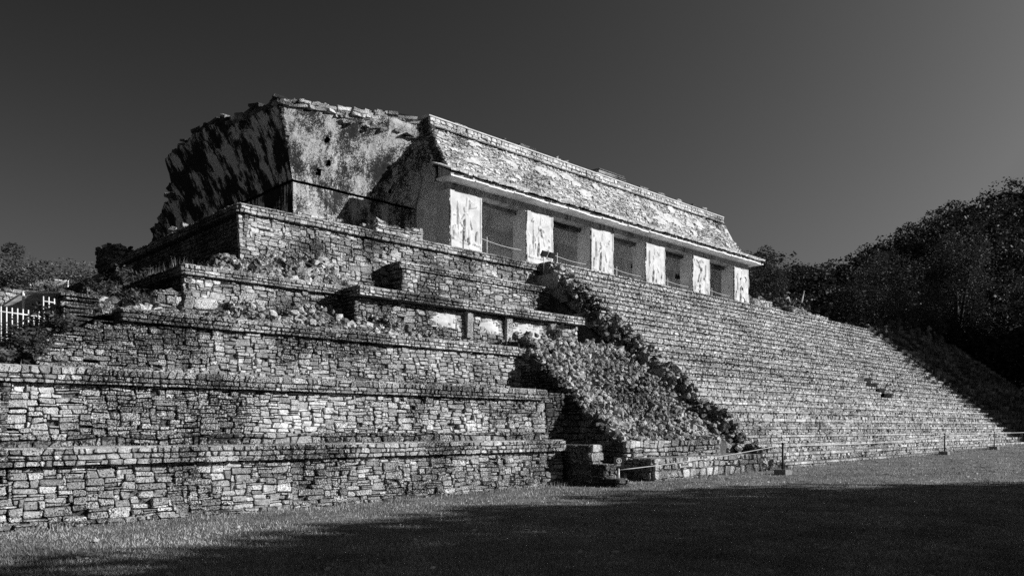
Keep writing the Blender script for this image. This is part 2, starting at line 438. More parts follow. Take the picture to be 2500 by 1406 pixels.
# boulders for tumbled masonry: chipped blocks of 26 points
def boulder_base(k):
    g = np.random.default_rng(100 + k)
    V = []; idx = {}
    for i in range(3):
        for j in range(3):
            for l in range(3):
                if (i, j, l) == (1, 1, 1): continue
                idx[(i, j, l)] = len(V); V.append((i - 1, j - 1, l - 1))
    V = np.array(V, float); r = np.linalg.norm(V, axis=1, keepdims=True)
    V = V / r ** 0.3 * (1, g.uniform(.6, .95), g.uniform(.42, .8)) + g.normal(0, .05, V.shape)
    for _ in range(6):          # split faces
        nn = g.normal(0, 1, 3); nn /= np.linalg.norm(nn); d = V @ nn; m = d.max() * g.uniform(.6, .85); V = V - np.outer(np.maximum(0, d - m), nn)
    F = []
    for ax in range(3):
        for sd in (0, 2):
            for a in range(2):
                for b in range(2):
                    q = []
                    for (da, db) in ((0, 0), (1, 0), (1, 1), (0, 1)):
                        c = [0, 0, 0]; c[ax] = sd; c[(ax + 1) % 3] = a + da; c[(ax + 2) % 3] = b + db; q.append(idx[tuple(c)])
                    F.append(q if sd == 2 else q[::-1])
    return V * 0.55, np.array(F)
def block_base(k):
    g = np.random.default_rng(300 + k)
    V = np.array(box_v(-.5, .5, -.5, .5, -.5, .5)) * (1, g.uniform(.65, .95), g.uniform(.5, .85))
    V = V * g.uniform(.8, 1.1, V.shape) + g.normal(0, .04, V.shape); V[4:] *= (g.uniform(.75, 1), g.uniform(.75, 1), 1)
    return V, np.array(BOXF)
BOULD = [boulder_base(k) for k in range(22)] + [block_base(k) for k in range(4)]
def rotmats(n, lim=math.pi):
    a = rng.uniform(-math.pi, math.pi, n); b = rng.normal(0, .5, n); c = rng.normal(0, .5, n)
    ca, sa, cb, sb, cc, sc_ = np.cos(a), np.sin(a), np.cos(b), np.sin(b), np.cos(c), np.sin(c)
    Rz = np.zeros((n, 3, 3)); Rz[:, 0, 0] = ca; Rz[:, 0, 1] = -sa; Rz[:, 1, 0] = sa; Rz[:, 1, 1] = ca; Rz[:, 2, 2] = 1
    Ry = np.zeros((n, 3, 3)); Ry[:, 0, 0] = cb; Ry[:, 0, 2] = sb; Ry[:, 2, 0] = -sb; Ry[:, 2, 2] = cb; Ry[:, 1, 1] = 1
    Rx = np.zeros((n, 3, 3)); Rx[:, 1, 1] = cc; Rx[:, 1, 2] = -sc_; Rx[:, 2, 1] = sc_; Rx[:, 2, 2] = cc; Rx[:, 0, 0] = 1
    return Rz @ Ry @ Rx
def scatter_boulders(thing, P, S, mat, k=300, name='boulder'):
    P = np.asarray(P, float); S = np.asarray(S, float); n = len(P); R = rotmats(n); kind = rng.integers(0, len(BOULD), n)
    x, y, z = view_px(P); inside = (x > 0) & (x < 2500) & (y > 0) & (y < 1406)
    order = np.argsort(-np.where(inside, S / z, 0)); big = set(order[:k].tolist())
    shared = {}
    rest = []
    for i in range(n):
        v, f = BOULD[kind[i]]
        if i in big:
            if kind[i] not in shared:
                me = mesh_np(name, v, f.ravel(), np.full(len(f), 4)); me.materials.append(M[mat]); shared[kind[i]] = me
            o = bpy.data.objects.new(name, shared[kind[i]]); COL.objects.link(o); o.parent = thing
            from mathutils import Matrix
            o.rotation_euler = Matrix(R[i].tolist()).to_euler(); o.scale = (S[i],) * 3; o.location = Vector(P[i]) - Vector(thing.location)
        else: rest.append((P[i] + (v * S[i]) @ R[i].T, f.ravel(), np.full(len(f), 4)))
    if rest:
        V, L, T = join_np(rest); child('boulder_fill', mesh_np('boulder_fill', V, L, T), M[mat], thing, kind='stuff')

# ------------------------------------------------------------------ ground
def gz(x): return 0.0118 * np.maximum(0, np.asarray(x, float) - 8.0)
def smin(a, b, k=3.0): return -np.log(np.exp(-np.clip(a, -80, 80) / k) + np.exp(-np.clip(b, -80, 80) / k)) * k
# skyline of the wooded hills: direction (degrees from the x axis) and slope of the ground's own crest
H_PHI = np.radians([-60, -34, -20, -6, 5, 13.1, 16.8, 19.3, 22.8, 24.2, 25.8, 29.7, 36, 50, 75, 100, 130])
H_TAN = np.array([0.0, 0.03, .15, .23, .215, .200, .190, .172, .135, .122, .122, .145, .14, .11, .06, .04, 0.02])
H_R = np.array([260, 260, 260, 260, 265, 265, 260, 250, 230, 220, 210, 200, 190, 180, 170, 170, 180.0])
def hill_z(x, y):
    ph = np.arctan2(y, x); r = np.hypot(x, y)
    tn = np.interp(ph, H_PHI, H_TAN, left=0, right=0); R = np.interp(ph, H_PHI, H_R)
    f = smooth(0.0, 1.0, (r - 78) / (R - 78))
    crest = tn * R
    z = crest * f + np.maximum(0, r - R) * 0.05 * (tn > .02)
    return z + fbm(x * .03, y * .03, 4) * 6 * f * (tn > .02)
def ground_z(x, y):
    return np.minimum(gz(x), 1.2) + hill_z(x, y)
xs = np.unique(np.concatenate((np.linspace(-700, -60, 9), np.linspace(-60, 300, 121), np.linspace(300, 900, 13))))
ys = np.unique(np.concatenate((np.linspace(-700, -150, 9), np.linspace(-150, 250, 134), np.linspace(250, 900, 14))))
X, Y = np.meshgrid(xs, ys, indexing='ij'); Zg = ground_z(X, Y)
def grid_loops(nu, nv):
    i, j = np.meshgrid(np.arange(nu - 1), np.arange(nv - 1), indexing='ij')
    a = i * nv + j
    return np.stack([a, a + nv, a + nv + 1, a + 1], -1).reshape(-1, 4)
Q = grid_loops(len(xs), len(ys))
me = mesh_np('ground', np.stack([X, Y, Zg], -1).reshape(-1, 3), Q.ravel(), np.full(len(Q), 4), True)
link_mesh('ground', me, M['lawn'], kind='structure', label='mown grass plaza and the ground rising to wooded hills')

# ------------------------------------------------------------------ terraces
def terrace(label, Yc, Xl, Xr, z0, z1, hm, wm, corn=0.32, plinth=0.3, mat='stone', k=300, left=None, keepf=None, proj=0.20, side=0.0, bat=0.10, depth=9.0,
            plinth_mat='stone_mid', corn_mat='stone', plinth_out=0.12, xl_corn=None, side_keep=None):
    t = empty('terrace', (Xl, Yc, z0), label, 'terrace', 'stepped stone terraces')
    S = Masonry(t)
    H = z1 - z0; hb = H - corn
    yb = Yc + proj - bat * hb                      # foot of the battered wall
    xc = Xl if xl_corn is None else xl_corn
    S.wall((Xl, yb, z0), XP, YM, Xr - Xl, hb, hm, wm, mat, batter=bat, keep=keepf, rag=True, proud=.085, gap=.0065)
    if plinth > 0:
        S.wall((Xl, yb - plinth_out, z0), XP, YM, Xr - Xl, plinth, plinth * .55, wm * 1.1, plinth_mat, proud=.06,
               keep=(lambda s, q: keepf(s, q)) if keepf else None)
    S.wall((xc, Yc, z1 - corn), XP, YM, Xr - xc, corn, corn / 3.05, wm * .85, corn_mat, ckw=dict(hv=.12, split=.06, wave=.08), proud=.035, back=.16, dome=.006, gap=.009)
    prism_part('core', [(yb + .05, z0 - .3), (Yc + proj + .05, z1 - corn), (Yc + proj + .05, z1 - .012), (Yc + depth, z1 - .012), (Yc + depth, z0 - .3)],
               (Xl + .06 if side == 0 else Xl + .16 + bat * .8 * hb) if xl_corn is None else xc + .1, Xr, M['mortar'], t)
    prism_part('cornice_core', [(Yc + .05, z1 - corn + .01), (Yc + .05, z1 - .008), (Yc + proj + .3, z1 - .008), (Yc + proj + .3, z1 - corn + .01)], xc + .02, Xr - .02, M['mortar'], t)
    if plinth > 0:
        prism_part('plinth_core', [(yb - plinth_out + .05, z0 - .3), (yb - plinth_out + .05, z0 + plinth - .015), (yb + .1, z0 + plinth - .015), (yb + .1, z0 - .3)], Xl + (.06 if keepf is None else .9), Xr - .02, M['mortar'], t)
    # flagged ledge on top, laid as separate slabs along the edge
    x = xc
    while x < Xr - .2:
        w = min(rng.uniform(.35, .8), Xr - x)
        V = np.array(box_v(x + .01, x + w - .01, Yc + rng.uniform(.01, .06), Yc + rng.uniform(.45, .8), z1 - .05, z1 + rng.uniform(.004, .022)))
        V += rng.normal(0, .004, V.shape)
        S.slabs = getattr(S, 'slabs', []) + [V]; x += w
    for V in S.slabs: child('ledge_slab', mesh_py('ledge_slab', V, BOXF), M['ledge'], t)
    if side > 0:
        xb = Xl + .02; prism_part('side_cornice_core', [(xc - .02, z1 - corn + .01), (xc - .02, z1 - .02), (xc + .6, z1 - .02), (xc + .6, z1 - corn + .01)], Yc + .1, Yc + side, M['mortar'], t, axis='y')
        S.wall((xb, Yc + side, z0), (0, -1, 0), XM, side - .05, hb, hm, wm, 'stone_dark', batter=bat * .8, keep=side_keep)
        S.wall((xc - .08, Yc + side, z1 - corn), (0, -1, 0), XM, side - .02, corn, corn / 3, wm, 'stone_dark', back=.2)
        prism_part('side_core', [(Xl + .08, z0 - .3), (Xl + .10 + bat * .8 * hb, z1 - corn), (Xl + .12 + bat * .8 * hb, z1 - .02), (Xl + 3, z1 - .02), (Xl + 3, z0 - .3)], Yc + .3, Yc + side, M['mortar'], t, axis='y')
    S.finish(k)
    return t
terrace('lowest stone terrace standing on the grass, nearest the camera', 15.05, 0.9, 16.6, -.05, 1.36, .092, .235, corn=.31, plinth=.16, k=300, side=6, plinth_out=.07)
terrace('second terrace up, pale fresh stones at its frame-edge end', 17.1, 3.25, 18.0, 1.25, 2.90, .090, .225, corn=.33, plinth=.34, k=300, mat='stone_light', side=8)
def keep3(s, q):
    z = 2.8 + q; lim = 4.4 if z < 3.65 else 4.4 + (z - 3.65) * 2.6
    return 4.4 + s > lim + rng.uniform(-.2, .2)
terrace('third terrace up, its outer corner broken into ragged steps', 19.35, 4.4, 20.2, 2.8, 4.48, .088, .21, corn=.30, plinth=.34, k=300, keepf=keep3, xl_corn=6.1)
terrace('fourth terrace up, short sharp-cornered wall under a strip of rubble', 22.6, 8.83, 14.3, 4.5, 6.38, .11, .25, corn=.30, plinth=.2, k=260, side=14)
terrace('topmost terrace wall below the ruined vault', 25.7, 11.9, 27.2, 6.3, 9.37, .115, .26, corn=.32, plinth=0, k=300, side=15, depth=24, mat='stone')

# projecting aprons in front of the two upper terraces
def apron(label, Yc, Xl, Xr, z0, z1, back, hm, wm, corn, proj, k, mat='stone', xr_corn=None):
    t = empty('apron_wall', (Xl, Yc, z0), label, 'wall', 'projecting apron walls')
    S = Masonry(t); hb = z1 - z0 - corn; yb = Yc + proj - .06 * hb; xr = xr_corn or Xr
    S.wall((Xl + .12, yb, z0), XP, YM, Xr - Xl - .12, hb, hm, wm, mat, batter=.06, rag=True)
    S.wall((Xl, Yc, z1 - corn), XP, YM, xr - Xl, corn, corn / 3, wm * .9, 'stone', ckw=dict(hv=.12, split=.05, wave=.08), back=.16)
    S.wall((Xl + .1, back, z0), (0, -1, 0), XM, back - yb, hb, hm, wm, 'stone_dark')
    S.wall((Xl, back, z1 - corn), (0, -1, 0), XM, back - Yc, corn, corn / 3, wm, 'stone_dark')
    prism_part('core', [(yb + .05, z0 - .2), (Yc + proj + .05, z1 - corn), (Yc + proj + .05, z1 - .012), (back, z1 - .012), (back, z0 - .2)], Xl + .17, Xr, M['mortar'], t)
    prism_part('cornice_core', [(Yc + .05, z1 - corn + .012), (Yc + .05, z1 - .008), (back, z1 - .008), (back, z1 - corn + .012)], Xl + .05, xr - .02, M['mortar'], t)
    x = Xl
    while x < xr - .2:
        w = min(rng.uniform(.4, .8), xr - x)
        V = np.array(box_v(x + .01, x + w - .01, Yc + .02, Yc + rng.uniform(.4, .6), z1 - .05, z1 + rng.uniform(.004, .02))) + rng.normal(0, .004, (8, 3))
        child('ledge_slab', mesh_py('ledge_slab', V, BOXF), M['ledge'], t); x += w
    S.finish(k); return t
apron('upper projecting apron wall with a shadowed block end below the first two piers', 24.78, 17.9, 27.0, 6.2, 8.12, 25.95, .12, .26, .27, .10, 260)
ap = apron('lower projecting apron wall with an overhanging cornice and plaster remains', 21.6, 13.97, 25.0, 4.4, 6.30, 22.9, .12, .25, .32, .42, 260)
# plaster panels and stub pilasters in the recess under the lower cornice
for (xa, xb, za, zb) in ((17.2, 18.5, 5.3, 5.9), (19.5, 20.6, 5.25, 5.92), (21.0, 23.0, 4.75, 5.93)):
    nu, nv = 26, 14; u, v = np.meshgrid(np.linspace(0, 1, nu), np.linspace(0, 1, nv), indexing='ij')
    Vp = np.stack([xa + (xb - xa) * u + (fbm(v * 5, u * 3, 8) - .5) * .2, 21.90 + (za - 4.4 + (zb - za) * v) * .06 + fbm(u * 9, v * 6, 2) * .06 - .06 * np.sin(math.pi * u) * np.sin(math.pi * v), za + (zb - za) * v], -1).reshape(-1, 3)
    Qp = grid_loops(nu, nv); child('plaster_panel', mesh_np('plaster_panel', Vp, Qp.ravel(), np.full(len(Qp), 4), True), M['stucco'], ap)
for xq in (18.75, 20.75, 23.15):
    box_part('pilaster', (xq, xq + .26, 21.80, 22.05, 5.0, 5.96), M['stone'], ap, .02)

# tumbled masonry on the ledges
def ledge_rubble(label, x0, x1, y0, y1, z0, slope, n, s0, s1, k, name='fallen_masonry', xpeak=None):
    t = empty(name, ((x0 + x1) / 2, (y0 + y1) / 2, z0), label, 'rubble', 'fallen masonry on the ledges')
    x = rng.uniform(x0, x1, n); y = rng.uniform(y0, y1, n); f = (y - y0) / (y1 - y0)
    edge = np.clip(np.minimum(x - x0, x1 - x) / (.15 * (x1 - x0)), .25, 1)
    z = z0 + slope * f * edge * (0.6 + .8 * vnoise(x * 1.1, y * 1.1, 6)) + .03
    s = np.clip(rng.lognormal(math.log((s0 + s1) / 2), .42, n), s0 * .8, s1 * 1.35)
    scatter_boulders(t, np.stack([x, y, z], 1), s, 'boulder', k)
    nu, nv = 40, 8; u, v = np.meshgrid(np.linspace(0, 1, nu), np.linspace(0, 1, nv), indexing='ij')
    xx = x0 + (x1 - x0) * u; yy = y0 + (y1 - y0 + .3) * v
    ed = np.clip(np.minimum(u, 1 - u) / .15, .05, 1)
    zz = z0 - .05 + slope * v * ed * (.6 + .8 * vnoise(xx * 1.1, yy * 1.1, 6)) - .03
    Qp = grid_loops(nu, nv); child('earth_core', mesh_np('earth_core', np.stack([xx, yy, zz], -1).reshape(-1, 3), Qp.ravel(), np.full(len(Qp), 4), True), M['mortar'], t)
    return t
ledge_rubble('dark tumbled blocks heaped on the fourth terrace below the top wall', 10.0, 15.6, 23.0, 25.3, 6.38, 1.25, 640, .10, .23, 300)
ledge_rubble('low spill of broken stones along the third terrace ledge', 8.6, 17.5, 19.9, 21.9, 4.48, .75, 560, .08, .20, 240)
ledge_rubble('loose broken stones at the corner of the third terrace', 5.4, 9.0, 20.1, 22.3, 4.4, .55, 160, .12, .38, 120)
ledge_rubble('broken stones above the rubble slope beside the plaster recess', 19.6, 24.8, 19.6, 21.6, 4.48, .5, 420, .09, .21, 160)

# ------------------------------------------------------------------ great stairway
NST, RIS, TRD, SY, SX0, SX1 = 28, .335, .415, 13.95, 26.6, 84.0
st = empty('stairway', (26.6, 13.9, 0), 'broad steep stone stairway climbing to the pillared gallery', 'stairway')
SM = Masonry(st)
HX = (47.2, 48.9)          # collapsed opening, and a slot beside it
for i in range(NST):
    y = SY + i * TRD; z = i * RIS
    xl = SX0 + rng.uniform(-.35, .35) + (.8 if i < 1 else 0)
    zb = z - (.25 if i == 0 else 0)
    segs = [(xl, SX1)]
    if 10 <= i <= 13: segs = [(xl, HX[0] - (.55 if i == 13 else 0) + (.35 if i == 11 else 0)), (HX[1], 50.0), (50.28, SX1)] if i < 13 else [(xl, HX[0] - .5), (HX[1] + .1, SX1)]
    for a, b in segs:
        bb = min(b, 63.0); g = lambda s: float(gz(s))
        if bb > a:
            nz = .10 + .02 * (i % 3); lo = RIS + z - zb - nz
            SM.wall((a, y + .06, zb + .10), XP, YM, bb - a, lo, lo * .52, (.23, .20, .215)[i % 3], 'stair_stone', ckw=dict(hv=.22, split=.12, wave=.2, wv=.5), proud=.06, gap=.010, tilt=.2, simple=(i > 7))
            low = i < 11
            SM.wall((a, y - .02, zb + .10 + lo), XP, YM, bb - a, nz, nz, .46 if low else (.26, .30, .24)[i % 3], 'stair_stone', ckw=dict(hv=.1, split=.03, wave=.05 if low else .12, wv=.45),
                    proud=.03 if low else .05, gap=.006 if low else .009, tilt=.06 if low else .15, back=.2, simple=(i > 7))
        if b > 63.0: SM.wall((max(a, 63.0), y, zb + .35), XP, YM, b - max(a, 63.0), RIS, .33, .55, 'stone_dark', proud=.06)  # past the shadow edge the darker copy carries the shade in its colour
        V = np.array(box_v(a + .03, b, y + .06, y + TRD + 1.2, zb - (.4 if i == 0 else .3), z + RIS + .09))
        V[[1, 2, 5, 6], 2] += .3 * 0
        child('step', mesh_py('step', V, BOXF), M['ledge'], st)
    if 10 <= i <= 13:
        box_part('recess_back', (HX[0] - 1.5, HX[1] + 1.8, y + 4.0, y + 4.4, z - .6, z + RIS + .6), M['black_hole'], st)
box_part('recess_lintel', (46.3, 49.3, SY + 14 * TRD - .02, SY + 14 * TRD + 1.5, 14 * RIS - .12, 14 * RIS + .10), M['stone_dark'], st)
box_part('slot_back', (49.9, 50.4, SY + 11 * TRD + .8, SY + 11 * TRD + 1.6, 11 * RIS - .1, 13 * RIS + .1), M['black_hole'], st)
SM.finish(300)
# platform deck behind the stair head
pl = empty('platform', (27, 26, 9), 'flat paved deck on top of the platform between stair head and gallery', 'platform')
box_part('deck', (21.8, 84, 25.95, 60, 6.5, 9.36), M['deck'], pl)
box_part('earthen_deck', (12.3, 21.79, 25.95, 60, 6.5, 9.355), M['mortar'], pl)  # earth strip kept dark to cut bounced light into the shaded recess
prism_part('fill', [(20.5, -.5), (26.2, -.5), (26.2, 8.5)], 27.3, 84, M['mortar'], pl)
# ragged stones down the exposed edge of the stairway
t = empty('stair_edge_rubble', (26.4, 14, 0), 'jagged shaded stones down the broken near edge of the stairway', 'rubble')
n = 1200; f = rng.random(n); yy = 13.7 + f * 11.3; hh = (yy - 13.7) / TRD * RIS
xx = 26.95 - rng.random(n) * (1.8 - 1.35 * f); zz = np.maximum(hh - np.clip(26.9 - xx, 0, 2) * 1.05 + rng.uniform(-.15, .3, n), .05) + .1
scatter_boulders(t, np.stack([xx, yy, zz], 1), np.clip(rng.lognormal(-1.55, .38, n), .1, .42) * (1.05 - .4 * f), 'boulder', 300)
prism_part('core', [(14.2, -.3), (14.4, .0), (25.6, 8.4), (25.6, -.3)], 26.3, 26.9, M['mortar'], t)
prism_part('trench_core', [(15.4, -.3), (25.2, 6.7), (25.2, -.3)], 24.6, 26.3, M['mortar'], t)

# ------------------------------------------------------------------ rubble slope beside the stairway
rm = empty('rubble_slope', (22, 14, 0), 'sunlit slope of loose rubble between two shaded gullies', 'rubble')
RS = Masonry(rm)
RS.wall((19.15, 13.85, 0), XP, YM, 6.3, .82, .17, .27, 'stone', proud=.06)
RS.wall((18.95, 14.75, .7), XP, YM, 5.3, .62, .15, .27, 'stone', proud=.06)
def slope_z(y): return 1.3 + np.clip(y - 15.3, 0, 9) * .80
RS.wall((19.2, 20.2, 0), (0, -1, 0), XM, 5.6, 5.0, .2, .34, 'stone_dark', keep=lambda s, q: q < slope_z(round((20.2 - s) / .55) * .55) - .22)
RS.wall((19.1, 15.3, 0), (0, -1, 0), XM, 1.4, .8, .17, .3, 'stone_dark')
RS.finish(230)
prism_part('core', [(14.9, -.3), (14.9, 1.26), (15.3, 1.25), (19.4, slope_z(19.4) - .15), (20.4, slope_z(19.4) - .1), (20.4, -.3)], 19.3, 24.9, M['mortar'], rm)
box_part('lower_step', (19.2, 25.4, 13.92, 15.2, -.3, .80), M['ledge'], rm)
n = 2700; x = rng.uniform(19.25, 25.0, n); y = rng.uniform(15.0, 20.0, n); z = slope_z(y) - .14 + rng.uniform(0, .24, n)
scatter_boulders(rm, np.stack([x, y, z], 1), np.clip(rng.lognormal(-1.9, .34, n), .08, .36), 'boulder', 300)

# small stepped stub in front of the lowest terrace's end
sb = empty('stepped_stub_wall', (16.9, 14.5, 0), 'small ruined stub wall in three steps at the end of the lowest terrace', 'wall')
SS = Masonry(sb)
for (ya, yb_, zt) in ((14.25, 15.6, 1.24), (13.75, 14.25, .72), (13.3, 13.75, .34)):
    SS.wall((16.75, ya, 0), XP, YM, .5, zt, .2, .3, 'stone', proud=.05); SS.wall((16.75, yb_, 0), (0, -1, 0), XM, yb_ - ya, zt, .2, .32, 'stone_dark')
    box_part('core', (16.8, 17.22, ya + .05, yb_, -.3, zt - .01), M['ledge'], sb)
SS.finish(100)
# shaded back of the gully between terrace and rubble slope
gw = empty('gully_wall', (18, 17.3, 0), 'shaded back wall of the dark gully behind the sign', 'wall')
GW = Masonry(gw); GW.wall((16.5, 17.35, 0), XP, YM, 2.8, 2.85, .17, .32, 'stone_dark', rag=True); GW.finish(100)
box_part('core', (16.5, 19.3, 17.41, 18.2, -.3, 2.84), M['mortar'], gw)

# ------------------------------------------------------------------ ruined vault (spine wall and end wall of a fallen gallery)
vr = empty('vault_ruin', (16.2, 30, 9.36), 'tall leaning vault wall of a half fallen gallery, dark streaked end and sunlit front', 'ruin')
ZS = 12.05
def top_front(x): return 14.55 + np.clip((x - 15) / 6.5, 0, 1) * .85 + (fbm(x * .9, x * 0, 3) - .5) * .35
def top_end(y): return np.interp(y, [28, 36, 38, 40, 40.6, 43, 45.5, 48, 50], [14.6, 15.15, 15.1, 15.0, 13.9, 13.2, 12.3, 11.5, 10.4]) + (fbm(y * 1.3, y * 0, 9) - .5) * .5
def lean(zr): return 1.38 * zr ** 1.12
def vault_surface(name, front, u0, u1, nu, nv, low, mat, thing, holes=()):
    u = np.linspace(u0, u1, nu); v = np.linspace(0, 1, nv); U, Vv = np.meshgrid(u, v, indexing='ij')
    if low:
        Zz = 9.3 + (ZS - .08 - 9.3) * Vv; off = np.zeros_like(U) + .07 * 0
    else:
        tp = top_front(U) if front else top_end(U)
        Zz = ZS + (tp - ZS) * Vv; off = lean(np.clip((Zz - ZS) / 2.9, 0, 1.05)) + .10
    disp = (fbm(U * .8, Zz * .8, 3) - .5) * .12 + (fbm(U * 3.5, Zz * 3.5, 7) - .5) * .09
    if front:
        # keep the two leaning faces meeting on one arris at the outer corner
        k = (U - u0) / (u1 - u0); sh = np.where(k < .35, (1 - k / .35), 0)
        Xx = U - off * sh; Yy = 30.0 - off - disp * (1 - .8 * (k < .01))
    else:
        k = (U - u0) / (u1 - u0); sh = np.where(k < .35, (1 - k / .35), 0)
        Yy = U - off * sh; Xx = 16.2 - off - disp * (1 - .8 * (k < .01))
    P = np.stack([Xx, Yy, Zz], -1).reshape(-1, 3); Qv = grid_loops(nu, nv)
    if front is False: Qv = Qv[:, ::-1]
    keepq = np.ones(len(Qv), bool); cen = P[Qv].mean(1)
    for (hu, hz, hr) in holes:
        q = cen[:, 0] if front else cen[:, 1]
        keepq &= ~((np.abs(q - hu) < hr) & (np.abs(cen[:, 2] - hz) < hr))
        d = 30 - float(lean(max(0, (hz - ZS) / 2.9)) if hz > ZS else 0) - .1
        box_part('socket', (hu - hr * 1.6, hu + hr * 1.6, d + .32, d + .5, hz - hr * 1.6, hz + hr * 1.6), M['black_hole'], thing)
    Qv = Qv[keepq]
    return child(name, mesh_np(name, P, Qv.ravel(), np.full(len(Qv), 4), True), M[mat], thing)
HOLES = ((17.3, 13.75, .11), (17.6, 12.95, .1), (17.25, 12.55, .12), (20.9, 12.5, .09))
vault_surface('vault_front', True, 16.2, 22.6, 170, 90, False, 'vault_front', vr, HOLES)
vault_surface('wall_front', True, 16.2, 22.6, 120, 40, True, 'vault_front', vr)
vault_surface('vault_end', False, 30.0, 50.0, 200, 80, False, 'vault_end', vr)
vault_surface('wall_end', False, 30.0, 50.0, 150, 40, True, 'vault_end', vr)
def core_poly(x0, x1, y0, y1, zt):
    V = []
    for z, dx in ((9.2, 0), (ZS + .05, 0), (ZS + .1, -.02), (zt, -1.30)):
        V += [(x0 + dx, y0 + dx, z), (x1, y0 + dx, z), (x1, y1, z), (x0 + dx, y1, z)]
    F = [(0, 3, 2, 1), (12, 13, 14, 15)]
    for r in range(3):
        for k in range(4): F.append((r * 4 + k, r * 4 + (k + 1) % 4, r * 4 + 4 + (k + 1) % 4, r * 4 + 4 + k))
    return V, F
child('core', mesh_py('core', *core_poly(16.75, 23, 30.55, 40, 14.45)), M['mortar'], vr)
box_part('broken_core', (16.6, 23, 40, 45, 9.2, 12.1), M['mortar'], vr, .1)
VM = Masonry(vr)
# broken courses along the top edge and down the far end
for (x0, x1, dz) in ((14.75, 17.6, 0.0), (15.4, 19.0, .16), (17.8, 21.6, -.02), (18.3, 22.0, .13), (19.4, 21.9, .28)):
    L = x1 - x0
    def fr(V, x0=x0, dz=dz):
        w = frame_wall((x0, 28.62, 0), XP, YM)(V); w[..., 2] += top_front(w[..., 0]) + dz - .1; return w
    C = cells(L, .17, .17, .42, split=0.0, wv=.5); C = C[rng.random(len(C)) > .12]
    VM.add(stones_from_cells(C, fr, proud=.16, tilt=.2, back=.5), 'stone')
for (y0, y1, dz) in ((28.7, 36, 0.0), (30, 39.5, .14), (33, 38, .26)):
    def fr(V, y1=y1, dz=dz):
        w = frame_wall((14.78, y1, 0), (0, -1, 0), XM)(V); w[..., 2] += top_end(w[..., 1]) + dz - .12; return w
    C = cells(y1 - y0, .17, .17, .42, split=0.0, wv=.5); C = C[rng.random(len(C)) > .12]
    VM.add(stones_from_cells(C, fr, proud=.16, tilt=.2, back=.5), 'stone_dark')
for j in range(9):
    x0, x1 = 17.0 + .22 * abs(j - 6) * rng.uniform(.3, 1), 22.0; dz = -.62 + .10 * j
    def fr(V, x0=x0, dz=dz):
        w = frame_wall((x0, 28.72 - .42 * dz * (dz < 0) * -1 * .6, 0), XP, YM)(V); w[..., 2] += top_front(w[..., 0]) + dz; return w
    C = cells(x1 - x0, .14, .14, .34, split=.1, wv=.55); C = C[rng.random(len(C)) > (.55 if dz < -.3 else .3)]
    VM.add(stones_from_cells(C, fr, proud=.10, tilt=.25, back=.4), 'stone_mid')
VM.finish(260)
# quoin stones of the arris
n = 46; f = np.linspace(0, 1, n); z = ZS + .2 + f * 2.4; o = lean((z - ZS) / 2.9) + .06
P = np.stack([16.2 - o + rng.normal(0, .03, n), 30 - o + rng.normal(0, .03, n), z], 1)
scatter_boulders(vr, P[16:], rng.uniform(.14, .26, n)[16:], 'stone_dark', 40, 'quoin')
# jagged broken end against the sky
n = 240; y = rng.uniform(39.6, 49.5, n); zt_ = top_end(y); z = zt_ + rng.uniform(-.5, .08, n); o = lean(np.clip((z - ZS) / 2.9, 0, 1.05))
scatter_boulders(vr, np.stack([16.2 - o + rng.uniform(-.1, .5, n), y, z], 1), rng.uniform(.2, .5, n), 'stone_dark', 150, 'broken_block')
# weeds and capping rubble along the front top
n = 130; x = rng.uniform(15.0, 22.0, n)
scatter_boulders(vr, np.stack([x, rng.uniform(28.75, 29.6, n), top_front(x) + rng.uniform(-.02, .22, n)], 1), rng.uniform(.16, .38, n), 'boulder', 130, 'capping_block')

